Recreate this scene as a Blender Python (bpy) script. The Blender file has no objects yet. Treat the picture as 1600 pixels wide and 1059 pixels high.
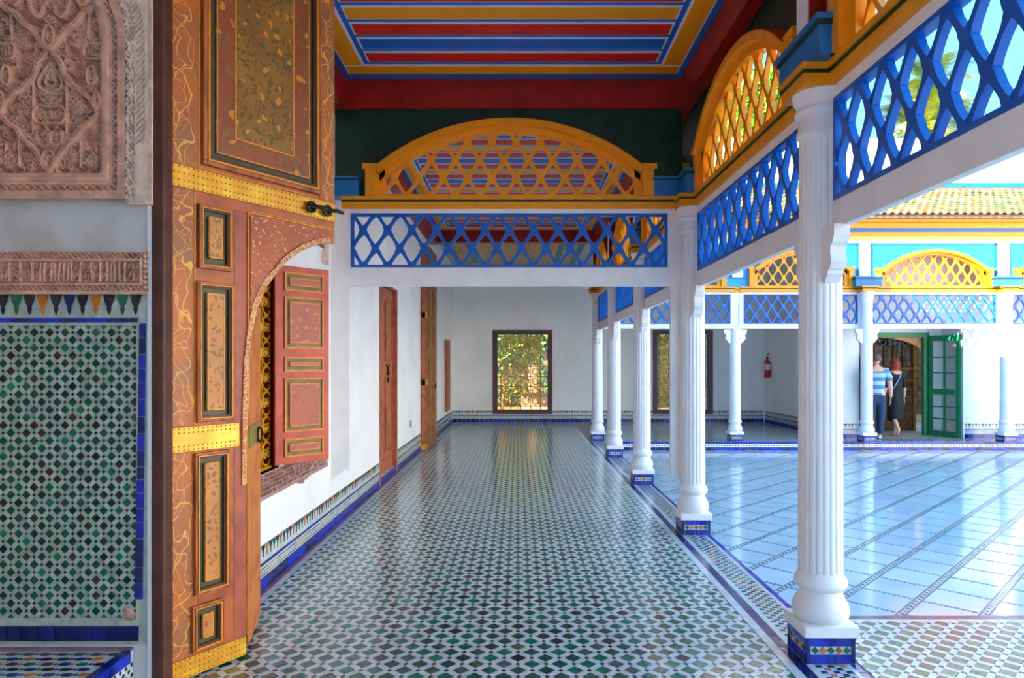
import bpy, bmesh, math, random
import numpy as np
from mathutils import Vector, Matrix
random.seed(7); rng = np.random.RandomState(5)
PI = math.pi
SC = bpy.context.scene
COL = SC.collection
# ------------------------------------------------------------------ camera, world, sun, exposure
cd = bpy.data.cameras.new('camera'); cam = bpy.data.objects.new('camera', cd); COL.objects.link(cam)
cam.location = (0, 0, 1.55); cam.rotation_euler = (PI/2, 0, 0)
cd.sensor_width = 36; cd.lens = 24.0; cd.shift_x = -9/1600; cd.shift_y = 39.5/1600; cd.clip_start = .05; cd.clip_end = 200
SC.camera = cam
W = bpy.data.worlds.new('sky'); SC.world = W; W.use_nodes = True
nt = W.node_tree; nt.nodes.clear()
wo = nt.nodes.new('ShaderNodeOutputWorld'); bg = nt.nodes.new('ShaderNodeBackground')
tc = nt.nodes.new('ShaderNodeTexCoord'); sx = nt.nodes.new('ShaderNodeSeparateXYZ'); cr = nt.nodes.new('ShaderNodeValToRGB')
nt.links.new(tc.outputs['Generated'], sx.inputs[0]); nt.links.new(sx.outputs[2], cr.inputs[0])
e = cr.color_ramp.elements
e[0].position = 0.0; e[0].color = (.44, .76, 1, 1); e[1].position = .75; e[1].color = (.07, .33, .70, 1)
m_ = e.new(.3); m_.color = (.15, .50, .86, 1)
nt.links.new(cr.outputs[0], bg.inputs[0]); bg.inputs[1].default_value = 1.12
nt.links.new(bg.outputs[0], wo.inputs[0])
sd = bpy.data.lights.new('sun', 'SUN'); sd.energy = 10.0; sd.angle = .01; sd.color = (1, .90, .74)
so = bpy.data.objects.new('sun', sd); COL.objects.link(so)
so.rotation_euler = Vector((1, .6, -.6)).to_track_quat('-Z', 'Y').to_euler()
so.location = (-10, -6, 12)
SC.view_settings.view_transform = 'Standard'; SC.view_settings.look = 'None'; SC.view_settings.gamma = 1
SC.view_settings.use_curve_mapping = False
SC.view_settings.exposure = 1.5
SC.cycles.max_bounces = 14; SC.cycles.diffuse_bounces = 12; SC.cycles.glossy_bounces = 4
SC.cycles.sample_clamp_indirect = 6
SC.cycles.caustics_reflective = False; SC.cycles.caustics_refractive = False
SC.cycles.use_denoising = True

# ------------------------------------------------------------------ materials
def lin(c):
    if isinstance(c, str): c = [int(c[i:i+2], 16)/255 for i in (0, 2, 4)]
    return tuple((x/12.92 if x <= .04045 else ((x+.055)/1.055)**2.4) for x in c) + (1,)
class NT:
    def __init__(s, m):
        s.t = m.node_tree; s.b = s.t.nodes['Principled BSDF']
    def n(s, ty, **kw):
        nd = s.t.nodes.new('ShaderNode'+ty)
        for k, v in kw.items():
            if k in nd.inputs: nd.inputs[k].default_value = v
            else: setattr(nd, k, v)
        return nd
    def l(s, a, b): s.t.links.new(a, b)
    def mix(s, f, a, b):
        nd = s.t.nodes.new('ShaderNodeMix'); nd.data_type = 'RGBA'
        for i, v in ((0, f), (6, a), (7, b)):
            if hasattr(v, 'links'): s.l(v, nd.inputs[i])
            else: nd.inputs[i].default_value = v
        return nd.outputs[2]
    def math(s, op, a, b=None, c=None):
        nd = s.t.nodes.new('ShaderNodeMath'); nd.operation = op
        for i, v in enumerate((a, b, c)):
            if v is None: continue
            if hasattr(v, 'links'): s.l(v, nd.inputs[i])
            else: nd.inputs[i].default_value = v
        return nd.outputs[0]
    def ramp(s, f, a, b):      # smooth 0..1 between a and b
        nd = s.t.nodes.new('ShaderNodeMapRange'); nd.inputs[1].default_value = a; nd.inputs[2].default_value = b
        s.l(f, nd.inputs[0]); return nd.outputs[0]
MATS = {}
def mat(name, col, rough=.5, var=.06, scale=6., bump=0., bscale=60., spec=.5, metal=0., coat=0., world=True, col2=None, var2=(.45, .65), streak=None):
    if name in MATS: return MATS[name]
    m = bpy.data.materials.new(name); m.use_nodes = True; k = NT(m); b = k.b
    c = lin(col)
    crd = k.n('NewGeometry').outputs['Position'] if world else k.n('TexCoord').outputs['Object']
    if streak:
        mp = k.n('Mapping'); mp.inputs['Scale'].default_value = streak; k.l(crd, mp.inputs[0]); crd = mp.outputs[0]
    nz = k.n('TexNoise', Scale=scale, Detail=5.); k.l(crd, nz.inputs['Vector'])
    if col2 is None:
        d = tuple(x*(1-3*var) for x in c[:3]) + (1,); u = tuple(min(1, x*(1+2*var)) for x in c[:3]) + (1,)
        out = k.mix(k.ramp(nz.outputs[0], .3, .7), d, u)
    else:
        out = k.mix(k.ramp(nz.outputs[0], *var2), c, lin(col2))
    k.l(out, b.inputs['Base Color'])
    b.inputs['Roughness'].default_value = rough; b.inputs['Metallic'].default_value = metal
    b.inputs['Specular IOR Level'].default_value = spec; b.inputs['Coat Weight'].default_value = coat
    b.inputs['Coat Roughness'].default_value = .12
    if bump:
        n2 = k.n('TexNoise', Scale=bscale, Detail=3.); k.l(crd, n2.inputs['Vector'])
        bp = k.n('Bump', Strength=bump, Distance=.01); k.l(n2.outputs[0], bp.inputs['Height']); k.l(bp.outputs[0], b.inputs['Normal'])
    MATS[name] = m; return m

white = mat('white_paint', 'F5F2F0', .45, .02, 5, .12, 25)
plaster = mat('white_plaster', 'FAF7F4', .7, .025, 1.5, .2, 14)
plaster_old = mat('aged_plaster', 'D9D2CE', .8, .05, 4, .4, 20, col2='C9BDB6')
pinkish = mat('stucco', 'E2AA8C', .85, .09, 14, .5, 60)
stucco_lit = mat('lit_tone_stucco', 'F6D2BC', .85, .08, 20, .5, 60)  # paler stucco copy, sunlight on the arch edge is in the colour
blue = mat('blue_paint', '0A60BC', .38, .05, 9, .1, 40)
blue_box = mat('teal_blue_paint', '0A74B8', .4, .05, 9, .1, 40)
sky_board = mat('bright_blue_paint', '12A8E8', .45, .04, 3, .1, 30)
yellow = mat('yellow_paint', 'FA9E08', .4, .03, 9, .1, 40)
yellow_pale = mat('pale_yellow_paint', 'F9D058', .45, .04, 9, .1, 40)
orange = mat('orange_paint', 'FFA010', .42, .02, 5)
red = mat('red_paint', 'DC2614', .42, .05, 5)
redbrown = mat('cornice_red_paint', 'A41A0A', .4, .08, 7)
redorange = mat('vermilion_paint', 'CC3A12', .42, .08, 9)
cblue = mat('ceiling_blue_paint', '0E6AC4', .42, .05, 5)
cwhite = mat('ceiling_white_paint', 'E6E2E6', .5, .02, 5)
darkgreen = mat('dark_green_paint', '0A3A26', .35, .2, 5)
rope_green = mat('green_rope_paint', '24400F', .5, .3, 70)
teal = mat('teal_paint', '1D7C94', .45, .05, 5)
cream = mat('cream_paint', 'E0B070', .55, .1, 7, col2='A98560')
grout = mat('grout', 'A89C96', .75, .1, 20)
gl = dict(rough=.13, spec=.6)
G = [mat('glazed_green_tile', '06745A', .14, .2, 9, .15, 30, .6), mat('deep_green_tile', '08564A', .14, .2, 9, .15, 30, .6),
     mat('grey_green_tile', '3F6458', .16, .2, 9, .15, 30, .6), mat('dark_brown_tile', '3A3430', .16, .2, 9, .15, 30, .6),
     mat('olive_tile', '587050', .16, .2, 9, .15, 30, .6)]
WG = [mat('wall_green_tile', '065236', .12, .25, 12, .1, 40, .6), mat('wall_deep_green_tile', '063A30', .12, .25, 12, .1, 40, .6),
      mat('wall_brown_tile', '3A2A14', .12, .25, 12, .1, 40, .6), mat('wall_light_green_tile', '0E6E4A', .12, .25, 12, .1, 40, .6)]
WH = mat('white_floor_tile', 'CFD8D8', .16, .06, 14, .15, 30, .6)
WHW = mat('white_wall_tile', 'B9C2B4', .18, .08, 20, .1, 40, .6)
DK = mat('dark_tile', '2A2E2C', .16, .2, 12, 0, 30, .6)
BT = mat('cobalt_tile', '0C2CB0', .12, .22, 9, .15, 25, .7)
BTD = mat('navy_tile', '0A1F6E', .14, .25, 9, .15, 25, .7)
PUR = mat('purple_grout_tile', '6C5C8C', .4, .25, 14)
OT = mat('orange_tile', 'D97A16', .14, .15, 12, 0, 30, .6)
GT = mat('green_tile', '0A7048', .14, .15, 12, 0, 30, .6)
BK = mat('black_tile', '26222C', .14, .15, 12, 0, 30, .6)
marble = mat('white_marble', 'C6DCE6', .10, .04, 2.2, 0, 30, .6, col2='AFCAD8')
marble2 = mat('cool_marble', 'BAD4E2', .10, .04, 2.2, 0, 30, .6, col2='CCDFE8')
stripgreen = mat('strip_green_tile', '1E4C48', .2, .15, 14)
stripwhite = mat('strip_white_tile', 'BCD0D8', .2, .05, 14)
wood = mat('old_wood', 'C46E30', .55, .16, 7, .25, 40, col2='7E4420', streak=(3, 3, .4))
wood_dark = mat('dark_wood', '5A2E1E', .5, .15, 9, .15, 40)
wood_red = mat('red_wood', 'BC6A48', .5, .12, 9, .2, 40, col2='9C5034')
wood_tan = mat('tan_wood', 'A86A34', .6, .18, 9, .3, 40, col2='7E4C24')
brownframe = mat('brown_frame_paint', '6A4442', .45, .06, 9)
gold = mat('gold_paint', 'E8A60E', .35, .1, 20, .2, 60, .7, .25)
brass = mat('brass_sheet', 'E29A14', .38, .12, 7, .35, 30, .7, .3, col2='F6BE2C')
iron = mat('dark_iron', '4A3A22', .4, .2, 30, .4, 60, .6, .5)
stud_m = mat('brass_stud', '8C6410', .4, .1, 30, 0, 60, .6, .4)
greenpaint = mat('green_door_paint', '0A7A4C', .35, .06, 9)
purple_base = mat('mauve_cement', '8E7484', .7, .1, 9)

def painted_wood(name, base, base2, line, patch, vscale=9., lw=.035, rough=.5):
    m = bpy.data.materials.new(name); m.use_nodes = True; k = NT(m); b = k.b
    crd = k.n('TexCoord').outputs['Object']
    nz = k.n('TexNoise', Scale=4., Detail=4.); k.l(crd, nz.inputs['Vector'])
    basec = k.mix(k.ramp(nz.outputs[0], .35, .65), lin(base), lin(base2))
    wn = k.n('TexNoise', Scale=6., Detail=2.); k.l(crd, wn.inputs['Vector'])
    wv = k.n('VectorMath', operation='MULTIPLY_ADD'); k.l(wn.outputs['Color'], wv.inputs[0]); wv.inputs[1].default_value = (.16, .16, .16); k.l(crd, wv.inputs[2])
    vo = k.n('TexVoronoi', feature='DISTANCE_TO_EDGE', Scale=vscale); k.l(wv.outputs[0], vo.inputs['Vector'])
    vc = k.n('TexVoronoi', Scale=vscale); k.l(wv.outputs[0], vc.inputs['Vector'])
    sc = k.n('SeparateColor'); k.l(vc.outputs['Color'], sc.inputs[0])
    out = k.mix(k.math('MULTIPLY', k.ramp(sc.outputs[0], .7, .9), .4), basec, lin(patch))
    ln = k.math('LESS_THAN', vo.outputs[0], lw)
    gate = k.math('GREATER_THAN', k.math('ADD', nz.outputs[0], 0.), .40)
    out = k.mix(k.math('MULTIPLY', k.math('MULTIPLY', ln, gate), .75), out, lin(line))
    k.l(out, b.inputs['Base Color']); b.inputs['Roughness'].default_value = rough
    bp = k.n('Bump', Strength=.2, Distance=.004); k.l(nz.outputs[0], bp.inputs['Height']); k.l(bp.outputs[0], b.inputs['Normal'])
    return m
def floral(name, ground, ground2, leaf, flower, sc1=36., sc2=14., rough=.5):
    m = bpy.data.materials.new(name); m.use_nodes = True; k = NT(m); b = k.b
    crd = k.n('TexCoord').outputs['Object']
    nz = k.n('TexNoise', Scale=3.5, Detail=5.); k.l(crd, nz.inputs['Vector'])
    out = k.mix(k.ramp(nz.outputs[0], .35, .65), lin(ground), lin(ground2))
    wn = k.n('TexNoise', Scale=14., Detail=2.); k.l(crd, wn.inputs['Vector'])
    wv = k.n('VectorMath', operation='MULTIPLY_ADD'); k.l(wn.outputs['Color'], wv.inputs[0]); wv.inputs[1].default_value = (.10, .10, .10); k.l(crd, wv.inputs[2])
    v1 = k.n('TexVoronoi', Scale=sc1); k.l(wv.outputs[0], v1.inputs['Vector'])
    s1 = k.n('SeparateColor'); k.l(v1.outputs['Color'], s1.inputs[0])
    f1 = k.math('MULTIPLY', k.math('LESS_THAN', v1.outputs['Distance'], .42), k.math('GREATER_THAN', s1.outputs[0], .35))
    out = k.mix(k.math('MULTIPLY', f1, .7), out, lin(leaf))
    s1b = k.math('MULTIPLY', k.math('LESS_THAN', v1.outputs['Distance'], .32), k.math('LESS_THAN', s1.outputs[1], .22))
    out = k.mix(k.math('MULTIPLY', s1b, .7), out, lin('A8401E'))
    v2 = k.n('TexVoronoi', Scale=sc2); k.l(wv.outputs[0], v2.inputs['Vector'])
    f2 = k.math('LESS_THAN', v2.outputs['Distance'], .22)
    out = k.mix(k.math('MULTIPLY', f2, .75), out, lin(flower))
    k.l(out, b.inputs['Base Color']); b.inputs['Roughness'].default_value = rough
    return m
def vine_wood(name, xc, A):
    m = painted_wood(name, 'CC6A22', 'A8603A', 'E0903C', '8A6A44', 9., .012); k = NT(m)
    sep = k.n('SeparateXYZ'); k.l(k.n('TexCoord').outputs['Object'], sep.inputs[0])
    n1 = k.n('TexNoise', Scale=5., Detail=1.); k.l(k.n('TexCoord').outputs['Object'], n1.inputs['Vector'])
    n2 = k.n('TexNoise', Scale=11., Detail=1.); k.l(k.n('TexCoord').outputs['Object'], n2.inputs['Vector'])
    u = k.math('MULTIPLY_ADD', k.math('SUBTRACT', n2.outputs[0], .5), .10, sep.outputs[0]); v = k.math('MULTIPLY_ADD', k.math('SUBTRACT', n1.outputs[0], .5), .5, sep.outputs[2])
    u = k.math('SUBTRACT', u, xc)
    masks = []
    for fr, ph, am, w in ((15., 0., A, .0034), (15., 3.3, A*.75, .0030), (38., 1., A*.45, .0024)):
        sn = k.math('MULTIPLY', k.math('SINE', k.math('MULTIPLY_ADD', v, fr, ph)), am)
        masks.append(k.math('LESS_THAN', k.math('ABSOLUTE', k.math('SUBTRACT', u, sn)), w))
    mk = k.math('MAXIMUM', masks[0], k.math('MAXIMUM', masks[1], masks[2]))
    old = k.b.inputs['Base Color'].links[0].from_socket
    k.l(k.mix(k.math('MULTIPLY', mk, .85), old, lin('F6B048')), k.b.inputs['Base Color']); return m
stile_m = vine_wood('arabesque_stile', .09, .062); stile_r = vine_wood('arabesque_outer_stile', 1.01, .042)
carved_red = floral('carved_spandrel', 'C4622E', 'AE5030', 'A04A28', 'F0B894', 50., 34.)
floral_big = floral('floral_panel', 'A87424', '8E5A26', '44501C', 'EE9A26')
floral_band = floral('floral_border', 'A4542A', '924828', '8A6A3A', 'F09A30', 26., 11.)
floral_small = floral('floral_inset', 'D98C3C', 'C47C3C', '5E6038', 'C8501C', 34., 16.)
shut_panel = floral('shutter_panel_paint', 'C8664A', 'BC5C48', 'A07050', 'DA9068', 30., 14.)
olive = mat('olive_moulding', '54502A', .5, .12, 14)
ochre_line = mat('ochre_line_paint', 'EE9224', .5, .08, 20)

# ------------------------------------------------------------------ mesh helpers
class MB:
    def __init__(s): s.v = []; s.f = []; s.m = []
    def add(s, vs, fs, mi=0):
        o = len(s.v); s.v += [tuple(p) for p in vs]
        for f in fs: s.f.append(tuple(i+o for i in f)); s.m.append(mi)
    def box(s, x0, x1, y0, y1, z0, z1, mi=0):
        x0, x1 = min(x0, x1), max(x0, x1); y0, y1 = min(y0, y1), max(y0, y1); z0, z1 = min(z0, z1), max(z0, z1)
        s.add([(x0,y0,z0),(x1,y0,z0),(x1,y1,z0),(x0,y1,z0),(x0,y0,z1),(x1,y0,z1),(x1,y1,z1),(x0,y1,z1)],
              [(3,2,1,0),(4,5,6,7),(0,1,5,4),(1,2,6,5),(2,3,7,6),(3,0,4,7)], mi)
    def prism(s, poly, ax, a, b, mi=0, bottom=True):
        n = len(poly)
        def P(p, t): return (t, p[0], p[1]) if ax == 'x' else (p[0], t, p[1]) if ax == 'y' else (p[0], p[1], t)
        vs = [P(p, a) for p in poly] + [P(p, b) for p in poly]
        fs = [tuple(range(n, 2*n))] + ([tuple(reversed(range(n)))] if bottom else []) + [(i, (i+1) % n, n+(i+1) % n, n+i) for i in range(n)]
        s.add(vs, fs, mi)
    def lathe(s, prof, cx=0, cy=0, n=24, mi=0, rf=None):
        vs = []
        for r, z in prof:
            for i in range(n):
                a = 2*PI*i/n; rr = r*(rf(a, z) if rf else 1); vs.append((cx+rr*math.cos(a), cy+rr*math.sin(a), z))
        fs = []
        for j in range(len(prof)-1):
            for i in range(n):
                fs.append((j*n+i, j*n+(i+1) % n, (j+1)*n+(i+1) % n, (j+1)*n+i))
        fs.append(tuple(reversed(range(n)))); fs.append(tuple(range((len(prof)-1)*n, len(prof)*n)))
        s.add(vs, fs, mi)
    def tube(s, pts, r, n=8, mi=0, closed=False):
        pts = [Vector(p) for p in pts]; N = len(pts); vs = []
        for i, p in enumerate(pts):
            if closed: t = pts[(i+1) % N]-pts[i-1]
            else: t = pts[min(i+1, N-1)]-pts[max(i-1, 0)]
            t.normalize(); up = Vector((0, 0, 1)) if abs(t.z) < .9 else Vector((1, 0, 0))
            u = t.cross(up).normalized(); w = u.cross(t); rr = r[i] if isinstance(r, (list, tuple)) else r
            for k in range(n):
                a = 2*PI*k/n; vs.append(p+(u*math.cos(a)+w*math.sin(a))*rr)
        fs = []
        for i in range(N if closed else N-1):
            j = (i+1) % N
            for k in range(n): fs.append((i*n+k, i*n+(k+1) % n, j*n+(k+1) % n, j*n+k))
        if not closed: fs += [tuple(range(n)), tuple(reversed(range((N-1)*n, N*n)))]
        s.add(vs, fs, mi)
    def strip(s, samples, y0, y1, mi=0):
        """bar in the xz plane: samples of (lx, lz, rx, rz), thickness y0..y1"""
        vs = []
        for lx, lz, rx, rz in samples: vs += [(lx, y0, lz), (rx, y0, rz), (rx, y1, rz), (lx, y1, lz)]
        fs = [(0, 1, 2, 3)]
        for i in range(len(samples)-1):
            a, b = i*4, i*4+4
            fs += [(a, b, b+1, a+1), (a+1, b+1, b+2, a+2), (a+2, b+2, b+3, a+3), (a+3, b+3, b, a)]
        e = (len(samples)-1)*4; fs.append((e+3, e+2, e+1, e))
        s.add(vs, fs, mi)
    def ring(s, x0, x1, z0, z1, w, y0, y1, mi=0):
        s.box(x0, x1, y0, y1, z0, z0+w, mi); s.box(x0, x1, y0, y1, z1-w, z1, mi)
        s.box(x0, x0+w, y0, y1, z0+w, z1-w, mi); s.box(x1-w, x1, y0, y1, z0+w, z1-w, mi)
    def mesh(s, name, mats, smooth=False, fix=True):
        me = bpy.data.meshes.new(name); me.from_pydata(s.v, [], s.f)
        for m in (mats if isinstance(mats, (list, tuple)) else [mats]): me.materials.append(m)
        if any(s.m): me.polygons.foreach_set('material_index', s.m)
        if fix:
            bm = bmesh.new(); bm.from_mesh(me); bmesh.ops.recalc_face_normals(bm, faces=bm.faces); bm.to_mesh(me); bm.free()
        if smooth:
            me.polygons.foreach_set('use_smooth', [True]*len(me.polygons)); me.set_sharp_from_angle(angle=.7)
        me.update(); return me
    def build(s, name, mats, parent=None, smooth=False, fix=True, bevel=0, **kw):
        return link(name, s.mesh(name, mats, smooth, fix), parent, bevel=bevel, **kw)
def link(name, me, parent=None, loc=None, rot=None, kind=None, label=None, bevel=0):
    o = bpy.data.objects.new(name, me); COL.objects.link(o)
    if parent is not None: o.parent = parent
    if loc is not None: o.location = loc
    if rot is not None: o.rotation_euler = rot
    if kind: o['kind'] = kind
    if label: o['label'] = label
    if bevel:
        b = o.modifiers.new('bevel', 'BEVEL'); b.width = bevel; b.segments = 2; b.limit_method = 'ANGLE'
    return o
def thing(name, label, cat, loc=(0, 0, 0), rz=0., group=None):
    o = bpy.data.objects.new(name, None); COL.objects.link(o); o.empty_display_size = .2
    o.location = loc; o.rotation_euler = (0, 0, rz); o['label'] = label; o['category'] = cat
    if group: o['group'] = group
    return o
def tag(o, label, cat, group=None):
    o['label'] = label; o['category'] = cat
    if group: o['group'] = group
    return o
def struct(name, mb, mats, smooth=False, bevel=0, parent=None):
    o = mb.build(name, mats, parent, smooth, bevel=bevel)
    if parent is None: o['kind'] = 'structure'
    return o
def copytree(o, parent=None):
    c = o.copy(); COL.objects.link(c)
    if parent is not None: c.parent = parent
    for ch in list(o.children): copytree(ch, c)
    return c
def clip(poly, x0, x1, y0, y1):
    for ax, s, lim in ((0, 1, x0), (0, -1, x1), (1, 1, y0), (1, -1, y1)):
        out = []; n = len(poly)
        for i in range(n):
            p, q = poly[i], poly[(i+1) % n]; dp = s*(p[ax]-lim); dq = s*(q[ax]-lim)
            if dp >= 0: out.append(p)
            if (dp >= 0) != (dq >= 0):
                t = dp/(dp-dq); out.append((p[0]+(q[0]-p[0])*t, p[1]+(q[1]-p[1])*t))
        poly = out
        if len(poly) < 3: return []
    return poly
def area(p): return abs(sum(p[i][0]*p[(i+1) % len(p)][1]-p[(i+1) % len(p)][0]*p[i][1] for i in range(len(p))))/2

# ------------------------------------------------------------------ zellige (squares, octagon bars, dots on a diagonal grid)
def zellige_cells(g, x0, x1, y0, y1, cfrac=.115, afrac=.645, ox=0., oy=0., gap=.0016):
    """yields (kind, polygon) in world plane; grid turned by 45 degrees"""
    a = afrac*g/2-gap; c = cfrac*g; h = g/2; w = afrac*g/2
    sq = [(-a, -a), (a, -a), (a, a), (-a, a)]
    dt = [(h-c+gap, h-c+gap), (h+c-gap, h-c+gap), (h+c-gap, h+c-gap), (h-c+gap, h+c-gap)]
    q = gap*.7
    barH = [(-w, w+q), (w, w+q), (h-c-q, h-c+q), (h-c-q, h+c-q), (w, g-w-q), (-w, g-w-q), (-(h-c-q), h+c-q), (-(h-c-q), h-c+q)]
    barV = [(p[1], p[0]) for p in reversed(barH)]
    s2 = math.sqrt(.5)
    cx, cy = (x0+x1)/2, (y0+y1)/2; R = math.hypot(x1-x0, y1-y0)/2; N = int(R/g)+2
    for i in range(-N, N+1):
        for j in range(-N, N+1):
            u, v = i*g, j*g
            X = (u-v)*s2+cx+ox; Y = (u+v)*s2+cy+oy
            if X < x0-g or X > x1+g or Y < y0-g or Y > y1+g: continue
            for kd, pl in (('sq', sq), ('dot', dt), ('bar', barH), ('bar', barV)):
                pw = [((u+p[0]-v-p[1])*s2+cx+ox, (u+p[0]+v+p[1])*s2+cy+oy) for p in pl]
                full = all(x0 <= p[0] <= x1 and y0 <= p[1] <= y1 for p in pw)
                if not full:
                    pw = clip(pw, x0, x1, y0, y1)
                    if not pw or area(pw) < 4e-6: continue
                yield kd, pw, full
class Tiling:
    """collects flat tiles; the nearest become objects of their own, the rest one joined mesh"""
    def __init__(s, parent, plane='z', base=0., t=.004, sign=1, name='floor_tile'):
        s.items = {}; s.parent = parent; s.plane = plane; s.base = base; s.t = t; s.sign = sign; s.name = name
    def put(s, kind, poly, mats, key, mi=None):
        s.items.setdefault(kind, (mats, []))[1].append((key, poly, random.randrange(len(mats)) if mi is None else mi))
    def P(s, p, h, jit=0):
        if s.plane == 'z': return (p[0], p[1], s.base+h)
        if s.plane == 'y': return (p[0], s.base-h*s.sign, p[1])
        return (s.base+h*s.sign, p[0], p[1])
    def poly_mesh(s, mb, poly, mi, tilt, rel=None):
        n = len(poly); cx = sum(p[0] for p in poly)/n; cy = sum(p[1] for p in poly)/n
        tx, ty = tilt
        q = [(p[0]-(rel[0] if rel else 0), p[1]-(rel[1] if rel else 0)) for p in poly]
        top = [s.P(q[i], s.t+tx*(poly[i][0]-cx)+ty*(poly[i][1]-cy)) if not rel else s.PR(q[i], s.t+tx*(poly[i][0]-cx)+ty*(poly[i][1]-cy)) for i in range(n)]
        bot = [s.P(q[i], 0) if not rel else s.PR(q[i], 0) for i in range(n)]
        mb.add(top+bot, [tuple(range(n))]+[(i, n+i, n+(i+1) % n, (i+1) % n) for i in range(n)], mi)
    def PR(s, p, h):
        if s.plane == 'z': return (p[0], p[1], h)
        if s.plane == 'y': return (p[0], -h*s.sign, p[1])
        return (h*s.sign, p[0], p[1])
    def finish(s, names, limit=300, tilt=.004):
        for kind, (mats, lst) in s.items.items():
            nm = names.get(kind, s.name); lim = limit.get(kind, 0) if isinstance(limit, dict) else limit
            lst.sort(key=lambda t: t[0])
            cache = {}
            for key, poly, mi in lst[:lim]:
                c = (sum(p[0] for p in poly)/len(poly), sum(p[1] for p in poly)/len(poly))
                var = random.randrange(5)
                ck = (tuple(round(x, 4) for p in poly for x in (p[0]-c[0], p[1]-c[1])), mi, var)
                if ck not in cache:
                    mb = MB(); s.poly_mesh(mb, poly, 0, (random.uniform(-tilt, tilt), random.uniform(-tilt, tilt)), rel=c)
                    cache[ck] = mb.mesh(nm, mats[mi], fix=False)
                link(nm, cache[ck], s.parent, loc=s.P(c, 0))
            if lst[lim:]:
                mb = MB()
                for key, poly, mi in lst[lim:]:
                    s.poly_mesh(mb, poly, mi, (random.uniform(-tilt, tilt), random.uniform(-tilt, tilt)))
                mb.build(nm+'_field', mats, s.parent, fix=False, kind='stuff')

XL = -1.745; XK = 1.75; YB = 18.2; YF = 4.21; YK = 13.76; ZC = -.187
# ------------------------------------------------------------------ floors
mb = MB(); mb.box(XL, XK, -7, YB, -.4, -.004); mb.box(XK, 16, -8, YF, -.4, -.004); mb.box(XK, 14, YK, YB, -.4, -.004); mb.box(6.5, 9.6, 14.2, 16.2, -.3, -.0035)
floor = struct('floor', mb, grout)
T = Tiling(floor, 'z', -.004, .004)
def cone(x, y): # nearness to the lens, with things outside the frame pushed back
    vis = y > 3.2 and abs(x) < .78*y
    return math.hypot(x, y) + (0 if vis else 60)
g = .1025
GW = [0, 0, 0, 0, 1, 1, 1, 2, 2, 4, 3]
for (x0, x1, y0, y1) in ((-1.66, 1.372, 2.4, YB-.05), (XK+.02, 6.2, 2.6, YF-.09), (XK+.02, 6.45, YK+.1, YB-.03), (6.5, 11.5, YK+.1, 14.22)):
    for kd, pl, full in zellige_cells(g, x0, x1, y0, y1):
        cx = sum(p[0] for p in pl)/len(pl); cy = sum(p[1] for p in pl)/len(pl)
        if cy < 8 and cx > .80*cy+.4: continue
        if kd == 'sq': T.put('sq', pl, G, cone(cx, cy) if full else 99, random.choice(GW))
        elif kd == 'dot': T.put('dot', pl, [DK], cone(cx, cy) if full else 99, 0)
        else: T.put('bar', pl, [WH], cone(cx, cy) if full else 99, 0)
T.finish({'sq': 'green_tile', 'bar': 'white_tile', 'dot': 'dot_tile'}, {'sq': 300, 'bar': 300, 'dot': 0}, .006)
# border bands of the gallery floor
def band(name, x0, x1, y0, y1, m, step=None, h=.003, par=floor, z=-.004):
    if step is None:
        mb = MB(); mb.box(x0, x1, y0, y1, z, z+h+.001); return mb.build(name, m, par)
    n = max(1, int(round((y1-y0 if y1-y0 > x1-x0 else x1-x0)/step))); alongy = (y1-y0 > x1-x0)
    me = None
    for i in range(n):
        if alongy:
            if me is None:
                d = (y1-y0)/n; b = MB(); b.box(x0, x1, .002, d-.002, 0, h+.001); me = b.mesh(name, m)
            link(name, me, par, loc=(0, y0+i*d, z+random.uniform(-.0005, .0005)))
        else:
            if me is None:
                d = (x1-x0)/n; b = MB(); b.box(.002, d-.002, y0, y1, 0, h+.001); me = b.mesh(name, m)
            link(name, me, par, loc=(x0+i*d, 0, z+random.uniform(-.0005, .0005)))
band('border_strip', -1.70, -1.665, 3.2, YB, WH)
band('border_strip', -1.744, -1.702, 3.2, YB, purple_base, h=.012)
band('border_strip', 1.377, 1.43, 2.2, YB-.1, WH)
band('band_tile', 1.433, 1.487, 2.0, 13.6, BTD, .19)
band('border_strip', 1.49, 1.525, 2.2, 13.7, WH)
band('border_strip', 1.69, 1.715, 2.2, 13.7, WH)
band('edge_tile', 1.717, 1.752, 2.0, 13.7, BT, .24)
band('border_strip', 1.78, 6.3, 4.12, 4.15, WH)
band('edge_tile', 1.76, 6.4, 4.155, 4.212, BTD, .24)
mb = MB()   # fine checker strip between the columns
n = 0
for i in range(int((13.7-2.4)/.034)):
    for j in range(5):
        if (i+j) % 2: continue
        x = 1.528+.032*j; y = 2.4+.034*i
        mb.add([(x, y, -.0005), (x+.016, y+.005, -.0005), (x+.032, y, -.0005), (x+.032, y+.029, -.0005), (x+.016, y+.034, -.0005), (x, y+.029, -.0005)], [(0, 1, 2, 3, 4, 5)], random.choice((0, 1, 1, 2, 0, 1, 2, 3)))
mb.build('mosaic_strip', [GT, DK, BTD, OT], floor, fix=False, kind='stuff')
mb = MB(); mb.box(1.525, 1.69, 2.3, 13.7, -.004, -.0015); mb.build('mosaic_bed', WH, floor)

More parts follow.
